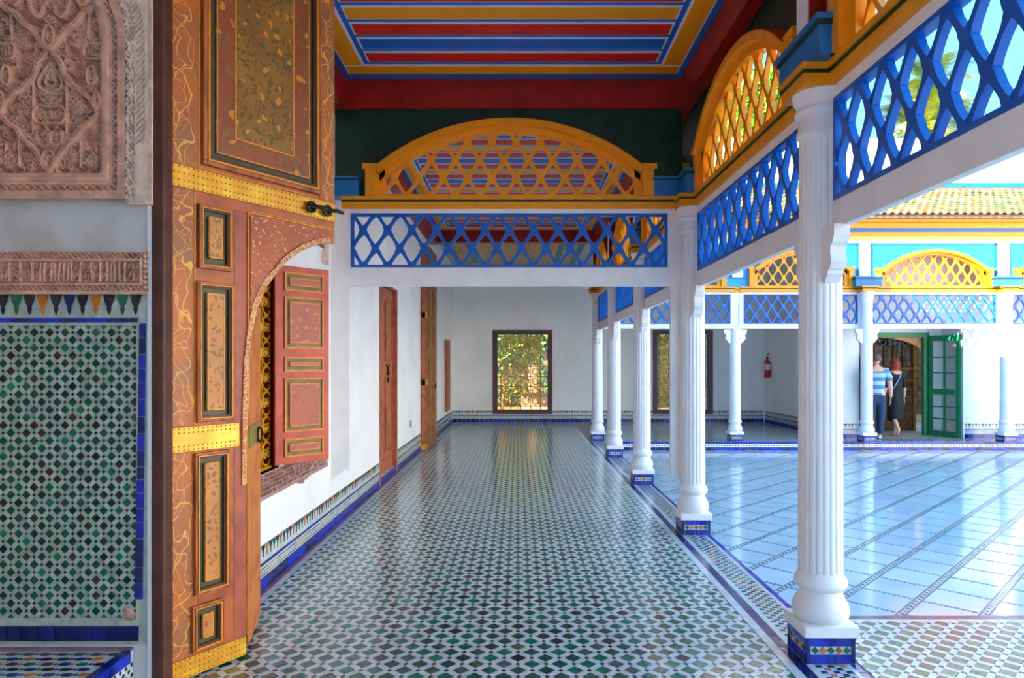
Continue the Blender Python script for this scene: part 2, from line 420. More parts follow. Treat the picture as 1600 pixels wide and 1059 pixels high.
# courtyard
mb = MB(); mb.box(XK, 16, YF, YK, -.5, ZC-.004); court = struct('floor', mb, stripwhite)
T = Tiling(court, 'z', ZC-.004, .004)
s2 = math.sqrt(.5); p1, p2 = .412, .392; hw1, hw2 = .5*(p1-.066), .5*(p2-.036)
for i in range(-70, 60):
    for j in range(0, 90):
        v = (1.473-p1/2)+i*p1; u = (5.647+p2/2)-15*p2+j*p2
        pl = [(u+a*hw2, v+b*hw1) for a, b in ((-1, -1), (1, -1), (1, 1), (-1, 1))]
        pw = [((p[0]-p[1])*s2, (p[0]+p[1])*s2) for p in pl]
        if min(p[0] for p in pw) > 13 or max(p[0] for p in pw) < XK or max(p[1] for p in pw) < YF or min(p[1] for p in pw) > YK: continue
        pw2 = clip(pw, XK+.005, 12.5, YF+.005, YK-.005)
        if not pw2 or area(pw2) < 1e-3: continue
        cx = sum(p[0] for p in pw2)/len(pw2); cy = sum(p[1] for p in pw2)/len(pw2)
        T.put('slab', pw2, [marble, marble2], cone(cx, cy))
T.finish({'slab': 'marble_slab'}, 300, .0015)
mb = MB(); mb.box(12.5, 16, YF, YK, ZC-.004, ZC); mb.build('marble_paving', marble, court)
mb = MB(); mb.box(6.4, 16, -8, YF, -.004, .0); mb.box(XK+.02, 6.4, -8, 2.5, -.004, .0); mb.build('bounce_walk', mat('bounce_marble', 'F2EAE0', .5, .03, 2), floor)  # unseen pale paving added to bounce sunlight into the gallery
mb = MB(); mb2 = MB()
def diamond(b, u, v, du, dv, sk, mi):
    pl = [(u-du, v-dv), (u+du-sk, v-dv), (u+du, v+dv), (u-du+sk, v+dv)]
    pw = [((p[0]-p[1])*s2, (p[0]+p[1])*s2) for p in pl]
    if any(p[0] < XK+.01 or p[0] > 11 or p[1] < YF+.01 or p[1] > YK-.01 for p in pw): return
    b.add([(p[0], p[1], ZC-.0025) for p in pw], [(0, 1, 2, 3)], mi)
for i in range(-25, 22):
    v = 1.473+i*p1
    for k in range(int(22/.034)):
        u = k*.034
        x, y = (u-v)*s2, (u+v)*s2
        if not (XK < x < 11 and YF < y < YK): continue
        diamond(mb, u, v-.024, .013, .0065, .005, 0); diamond(mb, u+.017, v+.024, .013, .0065, .005, 0)
        if k % 2: diamond(mb, u, v, .017, .012, .012, 0)
for j in range(-5, 60):
    u = 5.647-15*p2+j*p2
    for k in range(-300, 300):
        v = k*.034
        x, y = (u-v)*s2, (u+v)*s2
        if not (XK < x < 11 and YF < y < YK): continue
        vv = (v-1.473) % p1
        if vv < .035 or vv > p1-.035: continue
        diamond(mb, u-.004, v, .011, .012, .006, 0)
mb.build('zellige_ribbons', [stripgreen], court, fix=False, kind='stuff')
# far step face of the raised gallery
mb = MB(); mb.box(XK, 14, YK-.002, YK+.08, -.45, -.003); mb.box(XK-.05, XK, YF, YK, -.45, -.003)
kerb = struct('trim_1', mb, white)
def tile_row(par, name, s0, s1, step, z0, z1, mats, f, n=None, jit=.0):
    """row of rectangular tiles; f(s, z, depth) -> world"""
    c = max(1, int(round((s1-s0)/step))); d = (s1-s0)/c; cache = {}
    for i in range(c):
        m = random.choice(mats); key = m.name
        if key not in cache:
            b = MB(); P = [(.0015, z0, 0), (d-.0015, z0, 0), (d-.0015, z1, 0), (.0015, z1, 0)]
            b.add([f(p[0], p[1], .004) for p in P]+[f(p[0], p[1], 0) for p in P], [(0, 1, 2, 3), (0, 4, 5, 1), (1, 5, 6, 2), (2, 6, 7, 3), (3, 7, 4, 0)]); cache[key] = b.mesh(name, m)
        o = f(s0+i*d, 0, 0); o0 = f(0, 0, 0)
        link(name, cache[key], par, loc=(o[0]-o0[0], o[1]-o0[1], random.uniform(-jit, jit)))
fk = lambda s, z, t: (s, YK-.002-t, z)
tile_row(kerb, 'blue_tile', XK+.02, 10.4, .17, -.056, -.004, [BT, BT, BTD], fk)
tile_row(kerb, 'blue_tile', XK+.02, 10.4, .17, -.185, -.122, [BT, BTD], fk)
mb = MB()
for i in range(int(8.6/.055)):
    x = XK+.04+i*.055; mb.add([(x, YK-.005, -.088), (x+.014, YK-.005, -.106), (x+.028, YK-.005, -.088), (x+.014, YK-.005, -.070)], [(0, 1, 2, 3)], random.choice((0, 0, 0, 0, 1, 2)))
mb.build('mosaic_band', [BK, OT, GT], kerb, fix=False, kind='stuff')
band('edge_tile', XK+.02, 10.4, YK+.0, YK+.075, BT, .17, z=-.0035)

# ------------------------------------------------------------------ walls
WH_H = 4.3
mb = MB()   # left wall with window opening and two doorways
wy = [(4.0, 4.99, .80, 2.28), (8.62, 9.88, 0, 2.62)]
def wall_x(mb, x0, x1, ya, yb, zt, holes):
    y = ya
    for a, b, z0, z1 in holes:
        mb.box(x0, x1, y, a, 0, zt)
        if z0 > 0: mb.box(x0, x1, a, b, 0, z0)
        mb.box(x0, x1, a, b, z1, zt); y = b
    mb.box(x0, x1, y, yb, 0, zt)
wall_x(mb, XL-.5, XL, 3.26, YB+.3, WH_H, wy)
mb.box(XL-.5, XL, -7, 1.2, 0, WH_H); mb.box(XL-.5, XL, 1.2, 3.26, 3.9, WH_H)
struct('wall_left', mb, plaster)
mb = MB(); mb.box(-3.2, -1.85, 1.8, 18.0, WH_H+.001, 8.66); mb.box(-3.2, XL-.5, 3.5, 18, -.3, WH_H); mb.box(-3.2, XL-.5, -14, 1.0, -.3, WH_H); struct('wall_left_upper', mb, plaster)  # unseen storey, sized to shade the court and let sun in further south
mb = MB(); mb.box(-6.4, -6.2, -6, 6, -.3, 4.6); mb.box(-6.4, -2.3, -14, .9, -.3, 4.6); mb.box(-6.4, -3.2, 3.6, 6, -.3, 4.6); struct('wall_side_room', mb, plaster)
mb = MB(); mb.box(-6.4, XL, -14, 3.6, 4.35, 4.6); struct('ceiling_side_room', mb, plaster)
mb = MB(); mb.box(-6.3, XL, .9, 3.3, -.3, -.01); struct('floor_side_room', mb, grout)
def wall_y(mb, y0, y1, xa, xb, zt, holes):
    x = xa
    for a, b, z0, z1 in holes:
        mb.box(x, a, y0, y1, 0, zt)
        if z0 > 0: mb.box(a, b, y0, y1, 0, z0)
        mb.box(a, b, y0, y1, z1, zt); x = b
    mb.box(x, xb, y0, y1, 0, zt)
mb = MB(); wall_y(mb, YB, YB+.35, XL, 6.58, 4.6, [(-.62, .86, .26, 2.42), (3.65, 5.1, .26, 2.42)]); struct('wall_back', mb, plaster)
mb = MB(); mb.box(6.58, 6.9, 15.001, YB-.001, 0, 4.29); struct('wall_right', mb, plaster)
YD = 14.25
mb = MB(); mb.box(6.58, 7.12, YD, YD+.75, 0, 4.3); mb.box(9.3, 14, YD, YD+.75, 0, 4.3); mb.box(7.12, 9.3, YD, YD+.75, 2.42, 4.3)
struct('wall_front', mb, mat('toned_down_plaster', 'E2E2E0', .7, .025, 1.5, .2, 14))  # greyer plaster copy, colour holds down the strong light on this wall
# upper block behind the roof, sun-bounce wall and floor beyond the frame on the right
mb = MB(); mb.box(1.2, 26, 16.5, 18.0, 4.7, 7.02); mb.box(1.2, 26, 16.47, 16.5, 5.82, 5.93, 1); mb.box(1.2, 26, 16.46, 16.5, 5.76, 5.80, 2); struct('wall_back_upper', mb, [plaster, blue_box, redorange])
mb = MB(); mb.box(16, 16.6, -14, 8.5, -.3, 7); mb.box(16, 24, 8.5, 9.1, -.3, 7); mb.box(24, 24.6, 8.5, 26, -.3, 7); struct('wall_east_bounce', mb, plaster)  # unseen, distance and gap set for the sunlight it bounces indoors
mb = MB(); mb.box(16, 24, 9.1, YK, -.5, ZC-.004); mb.box(14, 24, YK, 20, -.5, -.004); struct('floor', mb, marble)
mb = MB(); mb.box(-3, 16, -8.6, -8, -.3, 5.5); struct('wall_south_blocker', mb, plaster)  # unseen wall added to cut the light from behind the camera

# ------------------------------------------------------------------ dado strips
def drop_poly(w, z1, z0):
    h = z1-z0; c = w/2
    return [(c-.40*w, z1), (c+.40*w, z1), (c+.36*w, z1-.25*h), (c+.14*w, z1-.5*h), (c+.09*w, z1-.65*h), (c+.03*w, z0), (c-.03*w, z0), (c-.09*w, z1-.65*h), (c-.14*w, z1-.5*h), (c-.36*w, z1-.25*h)]
def dado(par, s0, s1, f, near=None):
    """zellige skirting: drops, thin blue line, mosaic, blue tiles. f(s,z,t)->world; near=s up to which the pieces stand alone"""
    near = s0 if near is None else near
    b = MB(); P = [(s0, 0), (s1, 0), (s1, .315), (s0, .315)]
    b.add([f(p[0], p[1], .004) for p in P]+[f(p[0], p[1], 0) for p in P], [(0, 1, 2, 3), (0, 4, 5, 1), (1, 5, 6, 2), (2, 6, 7, 3), (3, 7, 4, 0)])
    b.build('tile_bed', WHW if False else WH, par)
    pitch = .07; n = int((s1-s0)/pitch); ms = [OT, BK, GT, BK]; meshes = {}
    rest = MB()
    o0 = f(0, 0, 0)
    for i in range(n):
        s = s0+i*pitch; pl = drop_poly(pitch, .313, .232); k = i % 4; L = len(pl)
        if s < near:
            if k not in meshes:
                b = MB(); b.add([f(p[0], p[1], .008) for p in pl]+[f(p[0], p[1], .003) for p in pl], [tuple(range(L))]+[(j, L+j, L+(j+1) % L, (j+1) % L) for j in range(L)]); meshes[k] = b.mesh('drop_tile', ms[k])
            o = f(s, 0, 0); link('drop_tile', meshes[k], par, loc=(o[0]-o0[0], o[1]-o0[1], 0))
        else: rest.add([f(s+p[0], p[1], .0055) for p in pl], [tuple(range(L))], k)
    if rest.v: rest.build('drop_frieze', ms, par, fix=False, kind='stuff')
    g2 = lambda s, z, t: f(s, z, t+.003)
    if near > s0:
        tile_row(par, 'line_tile', s0, near, .13, .176, .196, [BTD, BT], g2); tile_row(par, 'blue_tile', s0, near, .085, .003, .094, [BT, BTD, BT], g2)
    if near < s1:
        b = MB(); c = max(1, int((s1-near)/.12)); d = (s1-near)/c
        for i in range(c):
            for z0, z1 in ((.176, .196), (.003, .094)):
                P = [(near+i*d+.002, z0), (near+(i+1)*d-.002, z0), (near+(i+1)*d-.002, z1), (near+i*d+.002, z1)]
                b.add([f(p[0], p[1], .006) for p in P], [(0, 1, 2, 3)], random.choice((0, 1)))
        b.build('blue_tile_course', [BTD, BT], par, fix=False, kind='stuff')
    b = MB(); q = .023
    for i in range(int((s1-s0)/q)):
        grp = (i//9) % 3
        for j in range(3):
            if j == 1 and i % 2: continue
            z = .102+.022*j; s = s0+i*q
            b.add([f(s+.002, z+.008, .0055), (f(s+.0105, z, .0055)), f(s+.019, z+.008, .0055), f(s+.0105, z+.017, .0055)], [(0, 1, 2, 3)], (1 if grp == 1 else 0) if j != 1 else 2)
    b.build('mosaic_band', [BK, OT, GT], par, fix=False, kind='stuff')
def base_struct(name):
    b = MB(); b.box(0, .001, 0, .001, 0, .001); return b
mb = MB(); mb.box(XL-.02, XL+.001, 3.3, 8.62, 0, .32); bl = struct('baseboard_left', mb, plaster)
dado(bl, 3.3, 8.62, lambda s, z, t: (XL+t, s, z), near=8.3)
mb = MB(); mb.box(XL-.02, XL+.001, 9.88, 12.2, 0, .32); bl2 = struct('baseboard_left_2', mb, plaster)
dado(bl2, 9.9, 12.19, lambda s, z, t: (XL+t, s, z))
mb = MB(); mb.box(XL-.02, XL+.001, 13.7, YB, 0, .32); bl3 = struct('baseboard_left_3', mb, plaster)
dado(bl3, 13.7, YB-.02, lambda s, z, t: (XL+t, s, z))
mb = MB(); mb.box(XL, 6.58, YB-.001, YB+.02, 0, .32); bb = struct('baseboard_back', mb, plaster)
fb = lambda s, z, t: (s, YB-t, z)
dado(bb, XL+.01, 6.56, fb)
mb = MB(); mb.box(6.579, 6.6, 14.3, YB, 0, .32); br = struct('baseboard_right', mb, plaster)
dado(br, 14.27, YB-.02, lambda s, z, t: (6.58-t, s, z))
mb = MB(); mb.box(6.6, 7.1, YD-.001, YD+.02, 0, .32); mb.box(9.3, 12, YD-.001, YD+.02, 0, .32); bf = struct('baseboard_front', mb, plaster)
ff = lambda s, z, t: (s, YD-t, z)
dado(bf, 6.6, 7.1, ff, near=7.0); dado(bf, 9.32, 12, ff, near=11)

# ------------------------------------------------------------------ columns
flute = lambda a, z: 1-.055*max(0, math.cos(a*20))**.5 if math.cos(a*20) > 0 else 1
def lathe_mesh(prof, n=40): b = MB(); b.lathe(prof, n=n); return b
slab_me = None
def col_meshes():
    d = {}
    b = MB(); b.box(-.142, .142, -.142, .142, .139, .198); d['plinth_slab'] = b
    d['base'] = lathe_mesh([(.118, .198), (.136, .212), (.143, .235), (.143, .262), (.134, .290), (.120, .315), (.108, .34), (.108, .357), (.120, .365), (.131, .38), (.133, .40), (.128, .42), (.114, .435), (.109, .455)], 40)
    b = MB(); n = 160
    b.lathe([(.112, .453), (.112, .47), (.110, 1.2), (.106, 2.70), (.105, 2.74), (.105, 2.76)], n=n, rf=lambda a, z: flute(a, z) if .46 < z < 2.73 else 1); d['shaft'] = b
    d['capital'] = lathe_mesh([(.106, 2.755), (.120, 2.765), (.120, 2.785), (.111, 2.80), (.112, 2.86), (.126, 2.875), (.130, 2.89), (.120, 2.905), (.118, 2.92), (.134, 2.95), (.142, 2.985)], 40)
    return d
CM = {k: v.mesh(k, white, smooth=True) for k, v in col_meshes().items()}
def bracket_mesh():
    b = MB()
    pr = [(.07, 2.255), (.235, 2.255), (.235, 2.20), (.215, 2.165), (.195, 2.15), (.190, 2.12), (.200, 2.09), (.205, 2.07), (.185, 2.035), (.165, 2.03), (.165, 2.012), (.15, 2.0), (.13, 1.975), (.07, 1.97)]
    b.prism(pr, 'y', -.035, .045); return b.mesh('bracket', white)
BR = bracket_mesh()
def plinth_tiles(root, near):
    b = MB(); b.box(-.122, .122, -.122, .122, 0, .14); b.build('plinth_block', WH, root)
    for q in range(4):
        R = Matrix.Rotation(q*PI/2, 4, 'Z')
        def place(name, x0, x1, z0, z1, m, dia=False):
            bb = MB()
            if dia:
                c, r = (x0+x1)/2, (x1-x0)/2; zc = (z0+z1)/2; rz = (z1-z0)/2
                pl = [(c-r, zc), (c, zc-rz), (c+r, zc), (c, zc+rz)]
            else: pl = [(x0, z0), (x1, z0), (x1, z1), (x0, z1)]
            vs = [R @ Vector((p[0], -.127, p[1])) for p in pl]+[R @ Vector((p[0], -.121, p[1])) for p in pl]
            bb.add(vs, [(0, 1, 2, 3), (0, 4, 5, 1), (1, 5, 6, 2), (2, 6, 7, 3), (3, 7, 4, 0)])
            return bb if not near else bb.build(name, m, root)
        spec = []
        for z0, z1 in ((.003, .05), (.094, .136)):
            spec += [('blue_tile', -.103, -.012, z0, z1, BT), ('blue_tile', -.009, .021, z0, z1, BT), ('blue_tile', .024, .103, z0, z1, BT)]
        spec += [('diamond_tile', -.101+i*.0412, -.063+i*.0412, .053, .091, (GT if i % 2 == 0 else OT) if q in (0, 3) else (BK if i % 2 == 0 else OT)) for i in range(5)]
        spec += [('corner_tile', .106, .124, .003, .136, BTD), ('corner_tile', -.124, -.106, .003, .136, BTD)]
        if near:
            for nm, a, b_, c, d_, m in spec: place(nm, a, b_, c, d_, m, nm == 'diamond_tile')
        else:
            J = MB(); ms = [BT, GT, OT, BK, BTD]
            for nm, a, b_, c, d_, m in spec:
                t = place(nm, a, b_, c, d_, m, nm == 'diamond_tile'); J.add(t.v, t.f, ms.index(m))
            J.build('tile_facing', ms, root, kind='stuff')
def column(x, y, label, alongy=True, near=False, group=None):
    root = thing('column', label, 'column', (x, y, 0), PI/2 if alongy else 0)
    plinth_tiles(root, near)
    for k in ('plinth_slab', 'base', 'shaft', 'capital'):
        link(k, CM[k], root, bevel=.006 if k == 'plinth_slab' else 0)
    link('bracket', BR, root); link('bracket', BR, root, rot=(0, 0, PI))
    b = MB(); b.box(-.15, .15, -.15, .15, 2.985, 3.045); b.box(-.165, .165, -.165, .165, 3.063, 3.095); b.build('abacus', yellow, root)
    b = MB(); b.box(-.156, .156, -.156, .156, 3.045, 3.063); b.build('rope_trim', rope_green, root)
    b = MB(); b.box(-.26, .26, -.10, .12, 3.095, 3.24); b.build('parapet_box', blue_box, root)
    b = MB(); b.box(-.28, .28, -.125, .14, 3.262, 3.29); b.box(-.27, .27, -.11, .13, 3.24, 3.262, 1); b.build('box_cap', [blue_box, rope_green], root)
    if abs(y-6.31) > .01 and alongy:
        b = MB(); b.box(-.065, .065, -.02, .10, 3.29, 3.93); b.build('post', white, root)
        for q in (-.075, .066): b = MB(); b.box(q, q+.009, -.0, .09, 3.29, 3.93); b.build('post_edge', redbrown, root)
    return root
CX = 1.6175
cols = [(3.65, 'white fluted column nearest the lens, on a blue tiled plinth', True), (6.31, 'second fluted white column, carrying the end of the cross screen', True),
        (8.90, 'third fluted white column along the gallery edge', True), (11.46, 'fourth fluted white column, one before the courtyard corner', False), (13.89, 'last white column at the inner corner of the courtyard, beside the far step', False)]
for y, lb, nr in cols: column(CX, y, lb, True, nr)
for x, lb in ((4.40, 'white column on the far step, left of the red fire extinguisher'), (6.95, 'white column on the far step, partly hiding the man in the striped shirt'), (9.73, 'sunlit white column on the far step, right of the open green door')):
    column(x, 13.60 if x > 5 else 13.83, lb, False, False)

# ------------------------------------------------------------------ lattice bays
PIT = .228; SL = 1.49
def bars(b0, b1, inside, sgn, x0, zb, zt, half=.018, wav=.012):
    """centre line x = x0 + sgn*(z-zb)/SL ; returns samples for MB.strip or None"""
    pts = []
    N = 60
    for i in range(N+1):
        z = zb+(zt-zb)*i/N; x = x0+sgn*(z-zb)/SL
        if inside(x, z): pts.append((x, z))
        elif pts: break
    if len(pts) < 6: return None
    pts = [pts[j] for j in sorted(set([0]+list(range(0, len(pts), 2))+[len(pts)-1]))]
    nx, nz = SL/math.hypot(1, SL), -sgn/math.hypot(1, SL)
    out = []
    for x, z in pts:
        ph = 2*PI*(z-zb)/(PIT*SL/2)
        w1 = half+wav*max(-.3, math.cos(ph)); w2 = half+wav*.6*max(-.6, math.cos(ph+.6))
        out.append((x-nx*w1, z-nz*w1, x+nx*w2, z+nz*w2))
    return out
def lattice(root, x0, x1, z0, z1, m, inside, t=.018, name='slat'):
    h = z1-z0; k0 = int((x0-h/SL-x0)/PIT)-2; n = int((x1-x0)/PIT)+6
    for i in range(-4, n+4):
        for sgn in (1, -1):
            s = bars(0, 0, inside, sgn, x0+PIT*(i+.5), z0, z1)
            if s is None: continue
            b = MB(); d = .0 if sgn > 0 else -.006
            b.strip(s, -t+d, t+d)
            b.build(name, m, root)
def arch_pts(wc, apex, inner, n=28):
    rise = .44*min(1, wc/1.2)**.7; R = (wc*wc+rise*rise)/(2*rise); zc = apex-R; r = R-inner
    wi = min(wc, wc)
    a = math.asin(min(1, wc/R)); a2 = math.asin(min(1., (wc-.02)/r)) if inner else a
    return [(r*math.sin(t), zc+r*math.cos(t)) for t in [(-a2+2*a2*i/n) for i in range(n+1)]], zc, r
def lunette(root, cx, wc, outer_col, inner_col, apex=3.80, zb=3.095, boards=True, x0=None, x1=None, ztop=3.95):
    """arch frame, slats, and the painted board around it. local y: -front"""
    P, zc, R = arch_pts(wc, apex, 0); Q, zc2, r = arch_pts(wc, apex, .055)
    S, zc3, r3 = arch_pts(wc, apex, .105)
    n = len(P)
    b = MB()
    b.strip([(cx+P[i][0], P[i][1], cx+Q[i][0], Q[i][1]) for i in range(n)], -.125, .06)
    b.build('arch_moulding', yellow, root, smooth=False)
    b = MB(); b.strip([(cx+Q[i][0], Q[i][1]+.004, cx+S[i][0], S[i][1]) for i in range(n)], -.05, .045)
    b.box(cx-wc-.03, cx-wc+.075, -.05, .045, zb, P[0][1]+.03); b.box(cx+wc-.075, cx+wc+.03, -.05, .045, zb, P[-1][1]+.03)
    b.box(cx-wc, cx+wc, -.04, .035, zb, zb+.025)
    b.build('arch_frame', yellow, root)
    b = MB()
    for s in (-1, 1):
        b = MB(); b.box(cx+s*(wc-.0), cx+s*(wc+.10), -.095, .06, zb, P[0][1]-.02); b.box(cx+s*(wc-.02), cx+s*(wc+.125), -.105, .07, P[0][1]-.02, P[0][1]+.03)
        b.build('arch_foot', yellow, root)
    b = MB()   # red-painted extrados edge
    PO, _, _ = arch_pts(wc, apex+.002, -.006)
    b.strip([(cx+P[i][0], P[i][1]-.002, cx+P[i][0]*1.004, P[i][1]+.006) for i in range(n)], -.120, -.02); b.build('arch_edge', redorange, root)
    def ins(x, z):
        x -= cx
        return abs(x) < wc-.05 and z > zb+.01 and z < zc+math.sqrt(max(0, (R-.08)**2-x*x))
    lattice(root, cx-wc-.3, cx+wc, zb+.012, apex, yellow, ins, .016)
    if boards:
        b = MB(); xs0 = x0; xs1 = x1
        for yy0, yy1, mi in ((-.012, .0, 0), (.0005, .012, 1)):
            for i in range(n-1):
                b.prism([(cx+P[i][0], P[i][1]-.03), (cx+P[i+1][0], P[i+1][1]-.03), (cx+P[i+1][0], ztop), (cx+P[i][0], ztop)], 'y', yy0, yy1, mi)
            b.box(xs0, cx+P[0][0], yy0, yy1, zb, ztop, mi); b.box(cx+P[-1][0], xs1, yy0, yy1, zb, ztop, mi)
        b.build('spandrel_board', [outer_col, inner_col], root)
def bay(x, y, rz, L, label, z=(2.25, 2.395, 2.92, 2.985), front_dark=True, half=None, zb=3.095, a0=.11, a1=.11, apex=3.82, lun=True, lc=None, ztop=3.95, wood_m=white):
    """screen between two columns: local x 0..L, front is -y"""
    root = thing('lattice_screen', label, 'screen', (x, y, 0), rz)
    zb0, zp0, zp1, zm = z; t = .024
    e0, e1 = a0, L-a1
    b = MB(); b.box(e0-.06, e1+.06, -t, t, zb0, zp0); b.build('beam', wood_m, root, bevel=.004)
    b = MB(); b.box(e0-.06, e1+.06, -t, t, zp1, zm); b.box(e0-.06, e0+.02, -t, t, zp0, zp1); b.box(e1-.02, e1+.06, -t, t, zp0, zp1); b.build('rail', wood_m, root)
    b = MB(); b.ring(e0+.02, e1-.02, zp0, zp1, .022, -.03, .03); b.build('lattice_frame', blue, root)
    ins = lambda X, Z: e0+.03 < X < e1-.03 and zp0+.01 < Z < zp1-.01
    lattice(root, e0+.02, e1-.02, zp0+.011, zp1-.011, blue, ins)
    b = MB(); b.box(e0-.06, e1+.06, -.055, .055, zm, zm+.06); b.box(e0-.06, e1+.06, -.075, .075, zm+.078, zm+.11); b.build('moulding', yellow, root)
    b = MB(); b.box(e0-.06, e1+.06, -.063, .063, zm+.06, zm+.078); b.build('rope_trim', rope_green, root)
    if lun:
        dk, bl_ = darkgreen, sky_board
        lunette(root, L/2 if lc is None else lc, half, dk if front_dark else bl_, bl_ if front_dark else dk, apex, zb=zm+.11, x0=e0-.13, x1=e1+(.12 if L > 3 else .09), ztop=ztop)
    return root
# side bays: local x runs toward -Y (rot -90), front = inner side
ys = [3.65-2.62] + [c[0] for c in cols]
names = ['lattice screen overhead at top right, running from the nearest column out of the frame', 'lattice screen between the nearest and second columns', 'lattice screen between the second and third columns of the gallery edge',
         'lattice screen between the third and fourth columns of the gallery edge', 'lattice screen between the fourth column and the courtyard corner column']
for i in range(5):
    L = ys[i+1]-ys[i]
    bay(1.655, ys[i+1], -PI/2, L, names[i], half=L/2-.33)
# cross screen
cross = bay(XL, 6.40, 0, 1.60-XL, 'wide lattice screen crossing the gallery from the left wall to the second column', z=(2.279, 2.456, 2.958, 3.0), half=1.235, a0=.165, a1=.18, apex=3.815, lc=-.075-XL, ztop=4.0)
b = MB(); b.prism([(.0, .46), (.0, 3.0), (.172, 3.0), (.172, .56), (.13, .575)], 'y', -.0225, .0225); b.build('leg', white, cross)
b = MB(); L = 1.60-XL; b.prism([(L-.172, 3.0), (L-.172, .53), (L-.05, .45), (L-.05, 3.0)], 'y', -.0225, .0225); b.build('leg', white, cross)
for s0, s1 in ((.0, .27), (L-.35, L-.06)):
    b = MB(); b.box(s0, s1, -.09, .09, 3.11, 3.255); b.box(s0, s1, -.11, .11, 3.262, 3.285); b.build('parapet_box', blue_box, cross)
    b = MB(); b.box(s0, s1, -.10, .10, 3.2552, 3.2618); b.build('box_rope', rope_green, cross)
# far bays
fx = [CX, 4.40, 6.95, 9.73, 12.5]
fn = ['far lattice screen from the courtyard corner column to the next column on the step', 'far lattice screen above the red fire extinguisher', 'far lattice screen above the green door, half in sunlight', 'far lattice screen at the right edge of the frame']
for i in range(4):
    L = fx[i+1]-fx[i]
    bay(fx[i], 13.72, 0, L, fn[i], z=(2.27, 2.36, 2.955, 2.995), half=L/2-.33, front_dark=False, ztop=4.0, apex=3.84)

# entablature of the far front (structure)
mb = MB(); mb.box(XK-.1, 13, 13.66, 13.72, 3.975, 4.05, 0); mb.box(XK-.1, 13, 13.60, 13.72, 4.05, 4.10, 2); mb.box(XK-.1, 13, 13.56, 13.72, 4.10, 4.18, 3); mb.box(XK-.1, 13, 13.54, 13.72, 4.18, 4.245, 1)
mb.box(XK-.1, 13, 13.50, 13.72, 4.245, 4.35, 3); mb.box(XK-.1, 13, 13.38, 13.72, 4.35, 4.45, 3)
struct('trim_2', mb, [cwhite, blue, yellow_pale, yellow])
mb = MB()
for x in fx[1:4]:
    mb.box(x-.11, x+.11, 13.66, 13.72, 3.29, 3.975, 0); mb.box(x+.02, x+.045, 13.65, 13.66, 3.33, 4.05, 1); mb.box(x-.14, x-.11, 13.68, 13.72, 3.29, 3.975, 2); mb.box(x+.11, x+.14, 13.68, 13.72, 3.29, 3.975, 2)
struct('trim_3', mb, [cwhite, yellow_pale, blue])
# inner face trims of the side arcade: outer fascia and eave over the court
mb = MB(); mb.box(1.67, 1.72, -7, 13.6, 3.95, 4.1, 0); mb.box(1.67, 1.9, -7, 13.6, 4.1, 4.199, 1); struct('trim_4', mb, [cwhite, yellow])

# ------------------------------------------------------------------ ceilings
mb = MB(); mb.box(XL-.1, 1.9, -7.0, 13.66, 4.20, 4.34); ceil = struct('ceiling', mb, cblue)
def boards(par, x0, x1, ya, yb, pitch=.247, first=0, reverse=True):
    cols_ = [red, cblue, red, orange]; bx0, bx1 = x0+.28, x1-.28
    def brd(ax0, ax1, ay0, ay1, m, nm='ceiling_board'):
        b = MB(); b.box(ax0, ax1, ay0, ay1, 4.192, 4.21, 1)
        b.box(ax0+.02, ax1-.02, ay0+.02, ay1-.02, 4.184, 4.192, 0); b.build(nm, [m, cwhite], par)
    w = .19
    brd(x0+.05, x1-.05, yb-.24, yb-.055, orange, 'border_board'); brd(x0+.05, x1-.05, ya+.055, ya+.24, orange, 'border_board')
    brd(x0+.05, x0+.235, ya+.24, yb-.24, orange, 'border_board'); brd(x1-.235, x1-.05, ya+.24, yb-.24, orange, 'border_board')
    y = yb-.30; i = first
    while y-.195 > ya+.28:
        brd(bx0, bx1, y-.195, y, cols_[i % 4]); y -= pitch; i += 1
boards(ceil, -1.59, 1.50, .6, 6.27)
boards(ceil, -1.59, 1.50, 6.55, 13.45)
mb = MB(); mb.box(XL, 13, 13.66, YB, 4.20, 4.34); c2 = struct('ceiling', mb, mat('pale_ceiling_paint', 'C8BCB6', .6, .05, 3))
for x0, x1, y0, y1, m, z in ((-1.6, 1.5, 13.85, 18.1, teal, 4.185), (-1.45, 1.35, 14.0, 17.95, cream, 4.178), (-1.15, 1.05, 14.3, 17.65, teal, 4.171), (-1.0, .9, 14.45, 17.5, yellow, 4.166), (-.92, .82, 14.53, 17.42, cream, 4.16)):
    b = MB(); b.box(x0, x1, y0, y1, z, 4.2); b.build('ceiling_board', m, c2)
mb = MB()
for x0, x1 in ((XL, -1.60), (1.505, 1.62)): mb.box(x0, x1, -7.0, 6.34, 3.93, 4.2); mb.box(x0, x1, 6.52, 13.6, 3.93, 4.2)
mb.box(XL, 1.62, 6.34, 6.386, 3.93, 4.2); mb.box(XL, 1.62, 6.415, 6.54, 3.93, 4.2); mb.box(XL, 1.62, 13.5, 13.66, 3.965, 4.2)
struct('trim_5', mb, redbrown)
mb = MB(); mb.box(XL-.1, 1.9, 13.66, 18.2, 4.34, 4.5); struct('roof', mb, plaster)

